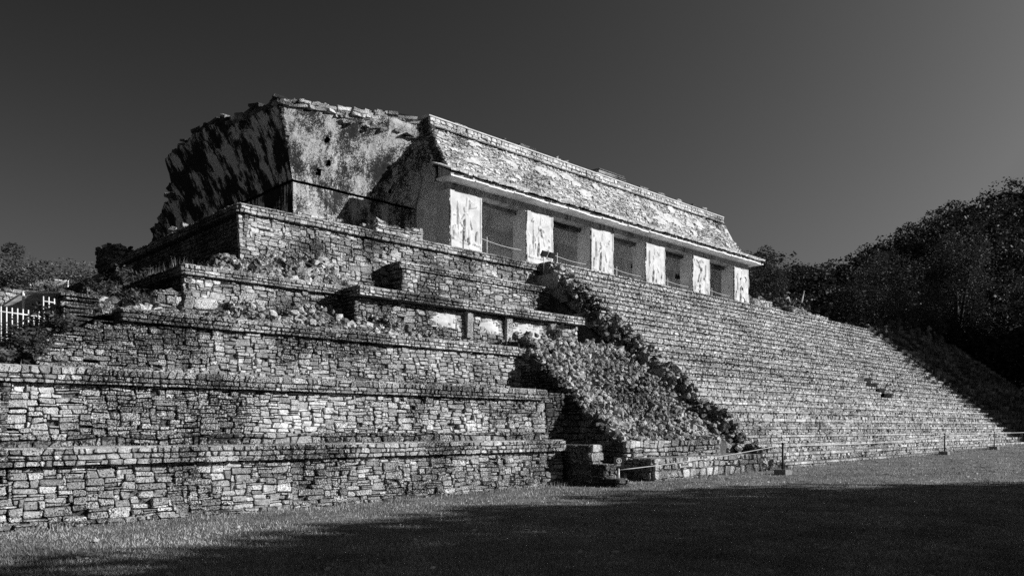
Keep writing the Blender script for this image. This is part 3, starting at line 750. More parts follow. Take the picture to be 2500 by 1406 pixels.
# ------------------------------------------------------------------ pillared gallery
gl = empty('gallery', (22, 26.7, 9.36), 'long roofed gallery with six white stucco piers at the stair head', 'building')
GX0, GX1, YF, YBk = 21.9, 47.45, 26.7, 27.6
def relief(i):
    """height of a low stucco relief: a standing figure with a tall headdress, attendants and a border"""
    g = np.random.default_rng(40 + i); nu, nv = 76, 104
    u, v = np.meshgrid(np.linspace(0, 1.9, nu), np.linspace(0, 2.66, nv), indexing='ij')
    h = np.zeros_like(u)
    def cap(x0, y0, x1, y1, r, a=.05):
        nonlocal h
        dx, dy = x1 - x0, y1 - y0; L2 = dx * dx + dy * dy + 1e-9
        t = np.clip(((u - x0) * dx + (v - y0) * dy) / L2, 0, 1); d = np.hypot(u - x0 - t * dx, v - y0 - t * dy)
        h = np.maximum(h, a * (1 - smooth(r * .72, r, d)))
    m = 1 if g.random() < .5 else -1; cx = .95 + g.uniform(-.08, .08)
    cap(cx, 1.15, cx + .03 * m, 1.65, .17, .07); cap(cx + .05 * m, 1.88, cx + .07 * m, 1.93, .12, .08)
    for k in range(5): cap(cx, 1.98, cx - m * (.05 + .13 * k), 2.42 - .07 * k, .05, .06)
    cap(cx - .08, 1.15, cx - .13, .5, .09, .07); cap(cx + .09, 1.15, cx + .15, .5, .09, .07)
    cap(cx - .13, .48, cx - .13 + .2 * m, .46, .05); cap(cx + .15, .48, cx + .15 + .2 * m, .46, .05)
    cap(cx + .15 * m, 1.6, cx + .4 * m, 1.3, .065, .06); cap(cx + .4 * m, 1.3, cx + .48 * m, 1.62, .055, .06); cap(cx - .15 * m, 1.58, cx - .3 * m, 1.15, .065, .06)
    cap(cx + .5 * m, .6, cx + .5 * m, 2.2, .035, .05); cap(cx, 1.1, cx, .8, .14, .055)
    for sx in (.32, 1.6):
        b = g.uniform(.5, .62); cap(sx, b, sx, b + .33, .12, .05); cap(sx, b + .45, sx + .02, b + .5, .08, .055); cap(sx - .12, b - .02, sx + .14, b - .04, .07, .05)
    for k in range(9): x0, y0 = g.uniform(.1, 1.8), g.uniform(.2, 2.45); a = g.uniform(0, 6.28); l = g.uniform(.05, .22); cap(x0, y0, x0 + l * math.cos(a), y0 + l * math.sin(a), g.uniform(.025, .05), .04)
    cap(0.1, .22, 1.8, .22, .05, .035); cap(.07, .2, .07, 2.6, .045, .03); cap(1.83, .2, 1.83, 2.6, .045, .03)
    lost = smooth(.50, .60, fbm(u * 1.6 + i * 7, v * 1.6, 12 + i))     # where the modelling has flaked off
    h = h * (1 - .6 * lost) * 1.35 + (fbm(u * 6, v * 6, 21 + i) - .5) * .014 - lost * .012
    return u, v, h
for i in range(6):
    x0 = GX0 + 4.73 * i
    p = box_part('pier', (x0, x0 + 1.9, YF + .045, YBk, 9.3, 12.2), M['pier_plaster'], gl)
    u, v, h = relief(i)
    P = np.stack([x0 + u + (fbm(v * 6, u * 6, 5) - .5) * .05 * (np.abs(u - .95) > .85), YF - .01 - h, 9.46 + v * 1.02], -1).reshape(-1, 3)
    Qr = grid_loops(*u.shape); cu = u.ravel()[Qr].mean(1); cv = v.ravel()[Qr].mean(1)
    e = np.minimum(np.minimum(cu, 1.9 - cu), np.minimum(cv + .3, 2.66 - cv)); kq = e > .05 * vnoise(cu * 9, cv * 9, i) + .0
    if i == 5: kq &= ~((cu > .9) & (vnoise(cu * 3, cv * 3, 33) > .62))
    Qr = Qr[kq]
    ro = child('stucco_relief', mesh_np('stucco_relief', P, Qr.ravel(), np.full(len(Qr), 4), True), M['stucco'], gl)
    ro.parent = p; ro.location = (0, 0, 0)
    S2 = []
    for zc in (9.36,): box_part('pier_foot', (x0 - .03, x0 + 1.93, YF - .03, YF + .3, 9.3, 9.46), M['stone_light'], gl, .006)
box_part('lintel', (GX0 - .02, GX1 + .02, YF + .03, YBk - .02, 12.2, 12.455), M['lintel'], gl)
for i in range(6):       # dark inner beams over the openings
    if i < 5: box_part('inner_beam', (GX0 + 1.95 + 4.73 * i, GX0 + 4.7 + 4.73 * i, YBk - .25, YBk + .12, 12.02, 12.19), M['stone_dark'], gl, .015)
    if i < 5: box_part('niche_shade_slab', (GX0 + 2.9 + 4.73 * i, GX0 + 4.1 + 4.73 * i, 29.86, 29.93, 11.55, 11.8), M['black_hole'], gl)  # flat black slab on the wall; the niche's shade is its colour
# inner back wall with the vault above it, closed far end
box_part('back_wall', (22.55, GX1 + 1.0, 29.93, 30.6, 9.2, ZS + .02), M['inner_wall'], gl)
prism_part('vault_back', [(29.85, ZS), (28.7, 15.05), (28.7, 15.2), (31.5, 15.2), (31.5, ZS)], 22.5, GX1 - .4, M['inner_wall'], gl)
prism_part('vault_front_half', [(26.98, 12.66), (27.05, 13.2), (28.15, 15.25), (28.75, 15.25), (28.66, 15.0), (27.6, 12.66)], GX0 + .12, GX1 - .5, M['inner_wall'], gl)
box_part('end_wall', (GX1 - .6, GX1 - .05, YBk, 30, 9.2, 12.6), M['inner_wall'], gl)
prism_part('end_gable', [(27.0, 12.6), (28.1, 15.2), (31.4, 15.2), (31.4, 12.6)], GX1 - .75, GX1 - .45, M['stone'], gl)
# eave: flagstones projecting over the piers
x = GX0 - .5; k = 0
while x < GX1 + .55:
    w = rng.uniform(.45, .85); xe = min(x + w, GX1 + .6); yf = 25.93 + rng.uniform(-.06, .07); dz = rng.uniform(-.006, .006)
    dz2 = dz + rng.uniform(-.02, .02); ya = yf + rng.uniform(-.05, .03)
    V = [(x + .006, yf, 12.46 + dz), (xe - .006, ya, 12.46 + dz2), (xe - .006, 27.0, 12.47 + dz), (x + .006, 27.0, 12.47 + dz),
         (x + .006, yf + .03, 12.52 + dz), (xe - .006, ya + .02, 12.52 + dz2), (xe - .006, 27.0, 12.56 + dz), (x + .006, 27.0, 12.56 + dz)]
    child('eave_slab', mesh_py('eave_slab', V, BOXF), M['soffit'], gl); x = xe
# fascia course under the sloping slabs
prism_part('fascia', [(26.10, 12.535), (26.10, 12.68), (26.95, 13.12), (26.95, 12.58)], GX0 - .42, GX1 + .5, M['lintel'], gl)
x = GX0 - .5
while x < GX1 + .5:
    w = rng.uniform(.22, .5); t0 = rng.uniform(0, .06); sk = rng.uniform(.12, .3)
    V = [(x + sk - .2, 25.90 + rng.uniform(-.09, .10), 12.69 + rng.uniform(-.03, .02)), (x + w + sk - .2, 25.90 + rng.uniform(-.08, .08), 12.71 + rng.uniform(-.03, .02)), (x + w - .2 - sk * .2, 27.02, 13.20), (x - .2 - sk * .2, 27.02, 13.18),
         (x + sk - .2, 25.90, 12.73 + t0), (x + w + sk - .2, 25.90, 12.79 + t0), (x + w - .2 - sk * .2, 27.02, 13.29 + t0), (x - .2 - sk * .2, 27.02, 13.23 + t0)]
    child('roof_slab', mesh_py('roof_slab', V, BOXF), M['roof_stone'], gl); x += w * .97
GM = Masonry(gl)
sl = np.array((0, 1.20, 2.10)); SLL = np.linalg.norm(sl); sl = sl / SLL; nrm = np.array((0, -sl[2], sl[1]))
def mans(V): return np.array((GX0 + .05, 26.93, 13.2)) + V[..., 0:1] * np.array((1, 0, 0)) + V[..., 1:2] * sl + V[..., 2:3] * nrm
LM = GX1 - GX0 - .45
C = cells_rag(LM, SLL, .085, .24, warp=.3)
kk = np.array([(c[0] + c[1]) / 2 < LM - max(0, (c[4] / SLL)) * .9 and (c[0] + c[1]) / 2 > (c[4] / SLL) * .18 for c in C])
GM.add(stones_from_cells(C[kk], mans, gap=.006, proud=.07, tilt=.2, dome=.01, back=.12), 'roof_stone')
# ragged cut end of the vault
for j in range(22):
    f = j / 22; yc = 26.95 + 1.2 * f; zc = 13.2 + 2.1 * f; wd = .75 - .25 * f
    GM.wall((GX0 + .02 + .1 * f + rng.uniform(-.06, .06), yc + wd, zc), (0, -1, 0), XM, wd, .1, .1, .22, 'stone_dark', proud=.12, tilt=.25, ckw=dict(split=0))
GM.wall((GX0 + .0, YBk + .05, 12.66), (0, -1, 0), XM, .75, .55, .1, .25, 'stone_dark', proud=.1)
# upper cornice
GM.wall((GX0 - .1, 27.98, 15.32), XP, YM, GX1 - GX0 - .9, .34, .17, .34, 'roof_stone', ckw=dict(hv=.1, split=.05, wave=.06), proud=.03)
GM.wall((GX0 + .1, 27.90, 15.27), XP, YM, GX1 - GX0 - 1.1, .06, .06, .5, 'roof_stone', proud=.02, ckw=dict(split=0))
GM.finish(300)
prism_part('upper_cornice_core', [(28.02, 15.27), (28.03, 15.66), (30.6, 15.70), (30.6, 15.2)], GX0 - .06, GX1 - 1.05, M['mortar'], gl)
prism_part('roof_capping', [(27.93, 15.665), (27.93, 15.72), (28.5, 15.80), (30.6, 15.80), (30.6, 15.705)], GX0 - .15, GX1 - 1.0, M['stucco'], gl)
# patches of stucco ornament surviving on the sloping roof
for j in range(44):
    cs = float(rng.uniform(.6, LM - 1.5)) if j > 5 else (16.2 + .35 * j); ct = float(rng.uniform(.3, SLL - .3)) if j > 5 else float(rng.uniform(.5, 1.6))
    a, b = rng.uniform(.25, .95), rng.uniform(.12, .42); nu, nv = 26, 18
    u, v = np.meshgrid(np.linspace(-1, 1, nu), np.linspace(-1, 1, nv), indexing='ij'); rr = np.hypot(u, v)
    nz = fbm(u * 3 + j * 5, v * 3, 17); hgt = .055 + .09 * (fbm(u * 4 + j * 3, v * 4, 6)) - .12 * smooth(.55, 1.0, rr)
    P = mans(np.stack([cs + u * a, np.clip(ct + v * b, .05, SLL - .05), hgt], -1)).reshape(-1, 3)
    Qs = grid_loops(nu, nv); cr = (rr - nz * .9).ravel()[Qs].mean(1); Qs = Qs[cr < .2]
    if len(Qs): child('stucco_patch', mesh_np('stucco_patch', P, Qs.ravel(), np.full(len(Qs), 4), True), M['stucco'], gl)
# stubs of the fallen roof comb
for (xc, w, h) in ((23.3, .8, .16), (25.2, .5, .12), (26.4, .25, .22), (27.6, 1.2, .2), (30.2, .3, .2), (30.9, .3, .24), (33.6, 2.6, .42), (37.5, .8, .2), (39.2, .7, .3), (41.2, .5, .22), (42.8, .4, .3), (44.0, .5, .26)):
    for q in range(max(1, int(h / .1))):
        box_part('roof_comb_stub', (xc + .06 * q + rng.uniform(-.05, .05), xc + w - .05 * q + rng.uniform(-.05, .05), 28.02 + rng.uniform(0, .12), 28.7, 15.735 + .1 * q, 15.828 + .1 * q), M['stone_mid'], gl, .025)

# ------------------------------------------------------------------ low ruined piers along the far stair head and shaded ruins
def stone_block(name, label, x0, x1, y0, y1, z0, z1, hm=.14, wm=.32, mat='stone', k=40, group=None, cat='ruin', rag=.25):
    t = empty(name, ((x0 + x1) / 2, y0, z0), label, cat, group); S = Masonry(t)
    kp = lambda s, q: q < (z1 - z0) - rag * (vnoise(s * 1.7 + x0, 0) )
    S.wall((x0, y0, z0), XP, YM, x1 - x0, z1 - z0, hm, wm, mat, keep=kp, proud=.06)
    S.wall((x0, y1, z0), (0, -1, 0), XM, y1 - y0, z1 - z0, hm, wm, mat, keep=kp, proud=.06)
    S.wall((x1, y0, z0), YP, XP, y1 - y0, z1 - z0, hm, wm * 1.4, mat, keep=kp)
    S.finish(k)
    box_part('core', (x0 + .05, x1 - .05, y0 + .06, y1, z0 - .2, z1 - rag * .75), M['mortar'], t)
    n = max(4, int((x1 - x0) * (y1 - y0) * 9))
    scatter_boulders(t, np.stack([rng.uniform(x0 + .1, x1 - .1, n), rng.uniform(y0 + .1, y1, n), np.full(n, z1 - rag * .7) + rng.uniform(-.05, .1, n)], 1), rng.uniform(.2, .4, n), 'boulder', n, 'capping_block')
    return t
G = 'ruined pier stubs along the stair head'
stone_block('ruined_pier', 'ruined pier stub right against the last white pier', 47.9, 50.4, 26.6, 27.7, 9.3, 10.55, group=G)
stone_block('ruined_pier', 'second ruined pier stub along the stair head after the gallery', 50.9, 53.2, 26.9, 27.9, 9.3, 10.35, group=G)
stone_block('ruined_pier', 'third ruined pier stub, squared, along the stair head', 52.6, 54.6, 26.2, 27.4, 9.3, 10.35, group=G)
stone_block('ruined_pier', 'fourth ruined pier stub, long and low, along the stair head', 55.0, 58.4, 26.3, 27.6, 9.3, 10.2, group=G)
stone_block('ruined_pier', 'last sunlit pier stub before the stair shadow begins', 59.8, 63.2, 26.2, 27.6, 9.3, 9.95, group=G)
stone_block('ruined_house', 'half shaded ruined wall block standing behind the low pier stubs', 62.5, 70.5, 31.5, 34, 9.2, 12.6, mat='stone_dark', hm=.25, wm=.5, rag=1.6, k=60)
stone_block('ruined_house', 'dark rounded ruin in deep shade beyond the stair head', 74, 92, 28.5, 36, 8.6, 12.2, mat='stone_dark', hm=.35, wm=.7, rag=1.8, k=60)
for j, (x, y) in enumerate(((66.5, 26.6), (68.6, 25.9))):
    t = empty('marker_post', (x, y, 9.0), ('thinner' if j else 'taller') + ' pale marker post ' + ('farther along' if j else 'nearer the pier stubs') + ' on the shaded stair head', 'post')
    child('post', tube_mesh('post', [(x, y, 8.4), (x, y, 10.2)], .05), M['white_paint'], t); box_part('cap', (x - .12, x + .12, y - .1, y + .1, 10.2, 10.32), M['white_paint'], t)
stone_block('stub_wall', 'low pale stub of wall on the platform below the vault', 17.9, 20.2, 26.4, 27.6, 9.36, 10.05, hm=.14, wm=.34, mat='stone_light')
stone_block('stub_wall', 'small pale stack of stones at the foot of the vault corner', 14.6, 15.9, 26.6, 27.2, 9.36, 9.75, hm=.12, wm=.3, mat='stone_light', rag=.1)
stone_block('stub_wall', 'sunlit crumbled stub on the platform beside the streaked vault end', 12.3, 13.4, 31.8, 33.2, 9.3, 9.95, hm=.14, wm=.3, mat='stone_light')
stone_block('stub_wall', 'dark block capping the far end of the top terrace side', 11.75, 12.9, 39.2, 40.8, 9.3, 10.3, hm=.16, wm=.35, mat='stone_dark')
# broken stack at the outer corner of the third terrace
stone_block('corner_stack', 'short stack of flat slabs on the broken terrace corner by weeds', 5.15, 5.9, 20.2, 21.0, 4.2, 4.85, hm=.12, wm=.5, mat='stone', rag=.0)
stone_block('corner_stack', 'single upright block and loose stones at the foot of the fourth terrace', 7.6, 8.1, 21.3, 21.8, 4.4, 5.3, hm=.22, wm=.5, mat='stone', rag=.05)
stone_block('corner_stack', 'heap of large blocks in front of the fourth terrace corner', 8.5, 9.9, 21.8, 22.6, 4.4, 5.35, hm=.24, wm=.5, mat='stone_light', rag=.3)

def leaf_quads(C, size, g, flat=.5):
    n = len(C); a = g.uniform(0, 2 * math.pi, n); tl = g.normal(0, flat, n)
    u = np.stack([np.cos(a), np.sin(a), tl], 1); u /= np.linalg.norm(u, axis=1, keepdims=True)
    w = g.normal(0, 1, (n, 3)); v = np.cross(u, w); v /= np.linalg.norm(v, axis=1, keepdims=True) + 1e-9
    s = (size * g.uniform(.55, 1.35, n))[:, None]
    V = np.stack([C - u * s, C + v * s * .42, C + u * s, C - v * s * .42], 1).reshape(-1, 3)
    return V, np.arange(4 * n).reshape(n, 4)
# dark earth bank on the shaded side of the terraces
def bank(label, pts, name='earth_bank'):
    V = np.array(pts, float); n = V.shape[0]
    nu, nv = V.shape[:2]; fu, fv = 6, 6
    U = np.linspace(0, nu - 1, (nu - 1) * fu + 1); W = np.linspace(0, nv - 1, (nv - 1) * fv + 1)
    R = np.zeros((len(U), len(W), 3))
    for a, u in enumerate(U):
        i = min(int(u), nu - 2); f = u - i
        for b, w in enumerate(W):
            j = min(int(w), nv - 2); g = w - j
            R[a, b] = (V[i, j] * (1 - g) + V[i, j + 1] * g) * (1 - f) + (V[i + 1, j] * (1 - g) + V[i + 1, j + 1] * g) * f
    R[..., 2] += (fbm(R[..., 0] * 1.1, R[..., 1] * 1.1, 2) - .5) * .7
    g = np.random.default_rng(31); fl = R.reshape(-1, 3); pk = fl[g.integers(0, len(fl), 16000)] + g.normal(0, .25, (16000, 3)) * (1, 1, .35) + (0, 0, .12)
    pk[:, 2] += .3 * (vnoise(pk[:, 0] * 1.5, pk[:, 1] * 1.5, 4) > .55)
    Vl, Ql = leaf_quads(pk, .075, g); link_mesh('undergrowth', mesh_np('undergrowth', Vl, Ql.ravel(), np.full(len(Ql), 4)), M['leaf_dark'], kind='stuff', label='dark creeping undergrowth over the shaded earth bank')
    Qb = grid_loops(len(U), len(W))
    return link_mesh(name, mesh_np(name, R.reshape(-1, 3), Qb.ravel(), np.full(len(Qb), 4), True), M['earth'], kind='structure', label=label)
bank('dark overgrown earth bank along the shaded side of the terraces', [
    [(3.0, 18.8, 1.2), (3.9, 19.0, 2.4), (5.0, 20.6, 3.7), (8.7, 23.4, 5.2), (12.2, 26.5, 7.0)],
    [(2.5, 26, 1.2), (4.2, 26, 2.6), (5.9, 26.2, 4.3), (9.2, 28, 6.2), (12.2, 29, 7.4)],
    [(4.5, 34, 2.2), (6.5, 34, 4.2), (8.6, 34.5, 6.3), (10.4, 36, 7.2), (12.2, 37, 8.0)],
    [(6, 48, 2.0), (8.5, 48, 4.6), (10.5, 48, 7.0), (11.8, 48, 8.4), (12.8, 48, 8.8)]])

# ------------------------------------------------------------------ rope barrier, sign, lamps
def gp(x, y): return (x, y, float(ground_z(np.array(x), np.array(y))))
def post(x, y, h, label, r=.035, base=True):
    b = gp(x, y); t = empty('barrier_post', b, label, 'post', 'rope barrier posts')
    child('post', tube_mesh('post', [b, (b[0], b[1], b[2] + h)], r, seg=9), M['dark_metal'], t)
    child('finial', tube_mesh('finial', [(b[0], b[1], b[2] + h - .02), (b[0], b[1], b[2] + h + .05)], r * 1.5, r * .8, seg=9), M['dark_metal'], t)
    if base: box_part('base_block', (b[0] - .2, b[0] + .2, b[1] - .2, b[1] + .2, b[2] - .1, b[2] + .16), M['concrete'], t, .01)
    return (b[0], b[1], b[2] + h - .03)
sgx, sgy = 17.35, 13.75
sgb = gp(sgx, sgy)
sg = empty('no_climbing_sign', sgb, 'pale post carrying a small round no climbing sign on black', 'sign')
child('post', tube_mesh('post', [sgb, (sgx, sgy, sgb[2] + .50)], .030, seg=10), M['galvanised'], sg)
d_ = np.array((-.55, -.83, 0)); d_ /= np.linalg.norm(d_); r_ = np.array((-d_[1], d_[0], 0))       # plate normal towards the lawn
c0 = np.array((sgx, sgy, sgb[2] + .66)) + d_ * .03
def plate_pt(a, b, o=0.0): return c0 + r_ * a + np.array((0, 0, b)) + d_ * o
Vp = [plate_pt(a, b, o) for o in (0, .015) for a, b in ((-.15, -.17), (.15, -.17), (.15, .14), (-.15, .14))]
pl_ = child('plate', mesh_py('plate', Vp, BOXF), M['sign_black'], sg)
def sign_mark(name, polys):
    V = []; F = []
    for pl2 in polys:
        o = len(V); V += [plate_pt(a, b, .019) for a, b in pl2]; F.append(tuple(range(o, o + len(pl2))))
    o = child(name, mesh_py(name, V, F), M['white_paint'], sg); return o
ring = []
for k in range(28):
    a, b = 2 * math.pi * k / 28, 2 * math.pi * (k + 1) / 28
    ring.append([(.075 * math.cos(a), .03 + .075 * math.sin(a)), (.062 * math.cos(a), .03 + .062 * math.sin(a)), (.062 * math.cos(b), .03 + .062 * math.sin(b)), (.075 * math.cos(b), .03 + .075 * math.sin(b))])
sign_mark('ring', ring)
def bar(x0, y0, x1, y1, w):
    dx, dy = x1 - x0, y1 - y0; l = math.hypot(dx, dy); nx, ny = -dy / l * w, dx / l * w
    return [(x0 + nx, y0 + ny), (x0 - nx, y0 - ny), (x1 - nx, y1 - ny), (x1 + nx, y1 + ny)]
sign_mark('pictogram', [bar(0, .0, .005, .05, .014), bar(-.002, 0, -.02, -.03, .008), bar(.002, 0, .025, -.02, .008), bar(.0, .045, .035, .055, .007), bar(0, .045, -.03, .06, .007),
                        [(.012 * math.cos(q * .7854), .075 + .012 * math.sin(q * .7854)) for q in range(8)]])
sign_mark('slash', [bar(-.045, .075, .045, -.015, .005)])
sign_mark('caption_line', [bar(-.07, -.083, .05, -.083, .007), bar(-.07, -.108, .04, -.108, .004)])
p0 = (sgx + .03, sgy, sgb[2] + .43)
p1 = post(24.1, 12.35, 1.0, 'dark barrier post on a concrete block in front of the broken stair edge')
p2 = post(42.0, 13.1, 1.0, 'dark barrier post near the middle of the stair foot')
p3 = post(50.6, 13.2, .98, 'slimmer dark barrier post farther along the stair foot', .028)
p4 = post(66.0, 13.2, 1.0, 'dark barrier post in the stair shadow past the frame edge', .03)
def rope(a, b, label, sag=.12, r=.012, n=16, name='barrier_rope', grp='barrier ropes'):
    a = np.array(a); b = np.array(b); f = np.linspace(0, 1, n)[:, None]; P = a + (b - a) * f; P[:, 2] -= sag * 4 * (f * (1 - f))[:, 0]
    return link_mesh(name, tube_mesh(name, P, r, seg=6), M['rope'], label=label, category='rope', group=grp)
rope(p0, p1, 'pale rope from the sign post to the first dark barrier post', .06)
rope(p1, p2, 'pale rope sagging along the stair foot between the first two dark posts', .15, .013)
rope(p2, p3, 'pale rope between the two farther dark posts', .06, .014)
rope(p3, p4, 'pale rope running off past the frame edge', .1, .014)
# ropes and thin rods across the gallery openings
for i in range(5):
    xa, xb = GX0 + 1.9 + 4.73 * i, GX0 + 4.73 * (i + 1)
    nm = ('first', 'second', 'third', 'fourth', 'fifth')[i]
    zz = 10.35; xm = xa + .4
    t = empty('doorway_rod', (xm, YF + .1, 9.36), 'thin rod holding the rope in the ' + nm + ' gallery opening', 'post', 'rods in the gallery openings')
    child('rod', tube_mesh('rod', [(xm, YF + .1, 9.36), (xm, YF + .1, 10.45)], .02), M['galvanised'], t); child('foot', tube_mesh('foot', [(xm, YF + .1, 9.36), (xm, YF + .1, 9.42)], .09), M['dark_metal'], t)
    rope((xa - .1, YF + .3, zz + .1), (xb + .1, YF + .2, zz - .1), 'pale rope across the ' + nm + ' gallery opening', .1, .014, name='doorway_rope', grp='ropes across the gallery openings')
for j, (x, y, l) in enumerate(((22.3, 26.25, 'thin dark rod in front of the first white pier'), (46.2, 26.55, 'thin dark rod beside the last white pier'), (20.3, 27.2, 'short dark rod in the shade beside the gallery end'))):
    t = empty('thin_rod', (x, y, 9.36), l, 'post'); child('rod', tube_mesh('rod', [(x, y, 9.3), (x, y, 10.35 - .4 * (j == 2))], .025), M['dark_metal'], t); box_part('rod_foot', (x - .06, x + .06, y - .06, y + .06, 9.3, 9.4), M['dark_metal'], t)
# twin floodlights on stands near the stair head
for j, x in enumerate((26.55, 27.05)):
    t = empty('floodlight', (x, 25.5, 9.2), ('first' if j == 0 else 'second') + ' of the twin dark floodlights, ' + ('nearer the vault ruin' if j == 0 else 'farther from the vault ruin'), 'floodlight', 'floodlights at the stair head')
    child('stand', tube_mesh('stand', [(x, 25.45, 8.9), (x, 25.45, 9.72)], .022), M['galvanised'], t)
    a = np.array(box_v(-.17, .17, -.06, .06, -.13, .13)); c, s = math.cos(.6), math.sin(.6)
    a = np.stack([a[:, 0], a[:, 1] * c - a[:, 2] * s, a[:, 1] * s + a[:, 2] * c], 1) + (x, 25.42, 9.82)
    child('lamp_head', mesh_py('lamp_head', a, BOXF), M['dark_metal'], t)
    a2 = np.array(box_v(-.13, .13, .055, .075, -.1, .1)); a2 = np.stack([a2[:, 0], a2[:, 1] * c - a2[:, 2] * s, a2[:, 1] * s + a2[:, 2] * c], 1) + (x, 25.42, 9.82)
    child('glass', mesh_py('glass', a2, BOXF), M['galvanised'], t)

# ------------------------------------------------------------------ shelters and fence at the frame edge
def unp(px, py, dep):
    """point at horizontal depth dep seen at a pixel; used once to read positions off the photograph"""
    lat = (px - 1250) / 1923 * dep; p = fwd * dep + rgt * lat
    return np.array((p[0], p[1], 1.7 + dep * (1045 - py) / 1923))
def shelter(label, A, B, back, drop, hp, nsheet):
    A = np.array(A); B = np.array(B); u = B - A; L = np.linalg.norm(u); u /= L
    bk = np.array(back); bk = bk / np.linalg.norm(bk)
    t = empty('shelter_roof', tuple(A - (0, 0, hp)), label, 'shelter', 'sheet roofed shelters'); D = drop[0]
    w = L / nsheet
    for i in range(nsheet):
        V = []; F = []; m = 13
        for k in range(m):
            a = A + u * (w * i + w * k / (m - 1) * 1.02); z = .025 * math.sin(k * math.pi)
            off = np.array((0, 0, .02 * (k % 2) + .004 * (i % 2)))
            V += [a + off, a + bk * D - np.array((0, 0, drop[1])) + off]
        for k in range(m - 1): F.append((2 * k, 2 * k + 2, 2 * k + 3, 2 * k + 1))
        child('roof_sheet', mesh_py('roof_sheet', V, F), M['sheet'], t)
    for f in (0.0, .5, 1.0):
        a = A + bk * D * f - np.array((0, 0, drop[1] * f + .05))
        child('purlin', tube_mesh('purlin', [a, a + u * L], .05, seg=6), M['white_paint'], t)
    for f in (0.0, 1.0):
        a = A + u * L * f
        child('rafter', tube_mesh('rafter', [a - np.array((0, 0, .03)), a + bk * D - np.array((0, 0, drop[1] + .03))], .045, seg=6), M['white_paint'], t)
        child('post', tube_mesh('post', [a - np.array((0, 0, hp)), a], .055, seg=7), M['white_paint'], t)
        b = a + bk * D; child('post', tube_mesh('post', [b - np.array((0, 0, hp)), b - np.array((0, 0, drop[1]))], .055, seg=7), M['white_paint'], t)
    return t
shelter('larger sheet roof shelter behind the white railing', unp(57, 711, 33), unp(181, 712, 33.5), (-.1, 1, 0), (7.5, .9), 2.8, 6)
shelter('smaller pale sheet roof shelter in front of the trees', unp(74, 678, 55), unp(166, 684, 55), (-.25, 1, 0), (6.5, 1.3), 3.4, 5)
def railing(label, A, B, n, h, lean_=True):
    A = np.array(A); B = np.array(B); t = empty('railing', tuple(A - (0, 0, h)), label, 'railing', 'white metal railings')
    for i in range(n):
        p = A + (B - A) * i / (n - 1); child('bar', tube_mesh('bar', [p - np.array((0, 0, h)), p + np.array((0, 0, .16))], .02, seg=6), M['white_paint'], t)
    for dz in (0, -h * .8): child('rail', tube_mesh('rail', [A + np.array((0, 0, dz)), B + np.array((0, 0, dz))], .022, seg=6), M['white_paint'], t)
    return t
railing('bright white metal railing at the frame edge below the shelters', unp(-25, 757, 24), unp(108, 774, 25), 11, 1.0)
railing('second white railing stepping up towards the dark earth bank', unp(106, 735, 26), unp(184, 746, 27), 7, .8)
t_ = stone_block('far_wall', 'sunlit rough stone wall behind the sheet roof shelters', *(lambda a: (a[0] - 5, a[0] + .9, a[1], a[1] + 2, a[2] - 5, a[2] - .1))(unp(30, 700, 46)), hm=.2, wm=.5, mat='stone_light', k=120)

# ------------------------------------------------------------------ vegetation
def crown_points(g, n, rx, ry, rz, clumps, flat_bottom=.5, csz=.34):
    cc = g.normal(0, 1, (clumps, 3)); cc /= np.linalg.norm(cc, axis=1, keepdims=True)
    rad = g.uniform(.35, 1, clumps) ** .5; cc *= rad[:, None]
    cc[:, 2] = np.where(cc[:, 2] < 0, cc[:, 2] * flat_bottom, cc[:, 2])
    k = g.integers(0, clumps, n); q = g.normal(0, 1, (n, 3)); q /= np.linalg.norm(q, axis=1, keepdims=True)
    q *= (g.uniform(.35, 1, n) ** .5)[:, None] * (csz * g.uniform(.6, 1.3, clumps)[k])[:, None]; q[:, 2] *= .7
    return (cc[k] + q) * (rx, ry, rz), cc * (rx, ry, rz)
def make_tree(seed, h, rx, rz, n, leaf, mat='leaf', bare=False, clumps=40, trunk_r=None, csz=.34, barkm='bark'):
    """meshes of one tree: (trunk with limbs, crown) standing at the origin"""
    g = np.random.default_rng(seed); cz = h - rz * 1.22
    P, cc = crown_points(g, n, rx, rx * g.uniform(.85, 1.1), rz, clumps, csz=csz); P[:, 2] += cz
    V, Qt = leaf_quads(P, leaf, g); cm = mesh_np('crown', V, Qt.ravel(), np.full(len(Qt), 4)); cm.materials.append(M[mat])
    r = trunk_r or h * .022; parts = []
    def tb(pts, a, b):
        m = tube_mesh('limb', pts, a, b, 6); v = np.zeros(len(m.vertices) * 3); m.vertices.foreach_get('co', v)
        l = np.zeros(len(m.loops), int); m.loops.foreach_get('vertex_index', l); tt = np.zeros(len(m.polygons), int); m.polygons.foreach_get('loop_total', tt)
        parts.append((v.reshape(-1, 3), l, tt)); bpy.data.meshes.remove(m)
    top = np.array((g.normal(0, .2), g.normal(0, .2), cz + rz * .2)); tb([(0, 0, -.5), top * (.4, .4, .35), top * (.8, .8, .7), top], r, r * .4)
    for j in range(min(clumps, 22 if barkm == 'pale_bark' else 9)):
        s = top * g.uniform(.45, .95); e = cc[j] * .85 + (0, 0, cz); mdl = (s + e) / 2 + (0, 0, .06 * h * g.uniform(0, 1)); tb([s, mdl, e], r * (.38 if barkm == 'bark' else .55), r * (.08 if barkm == 'bark' else .2))
    V, L, T = join_np(parts); tm = mesh_np('trunk', V, L, T, True); tm.materials.append(M[barkm])
    return tm, cm
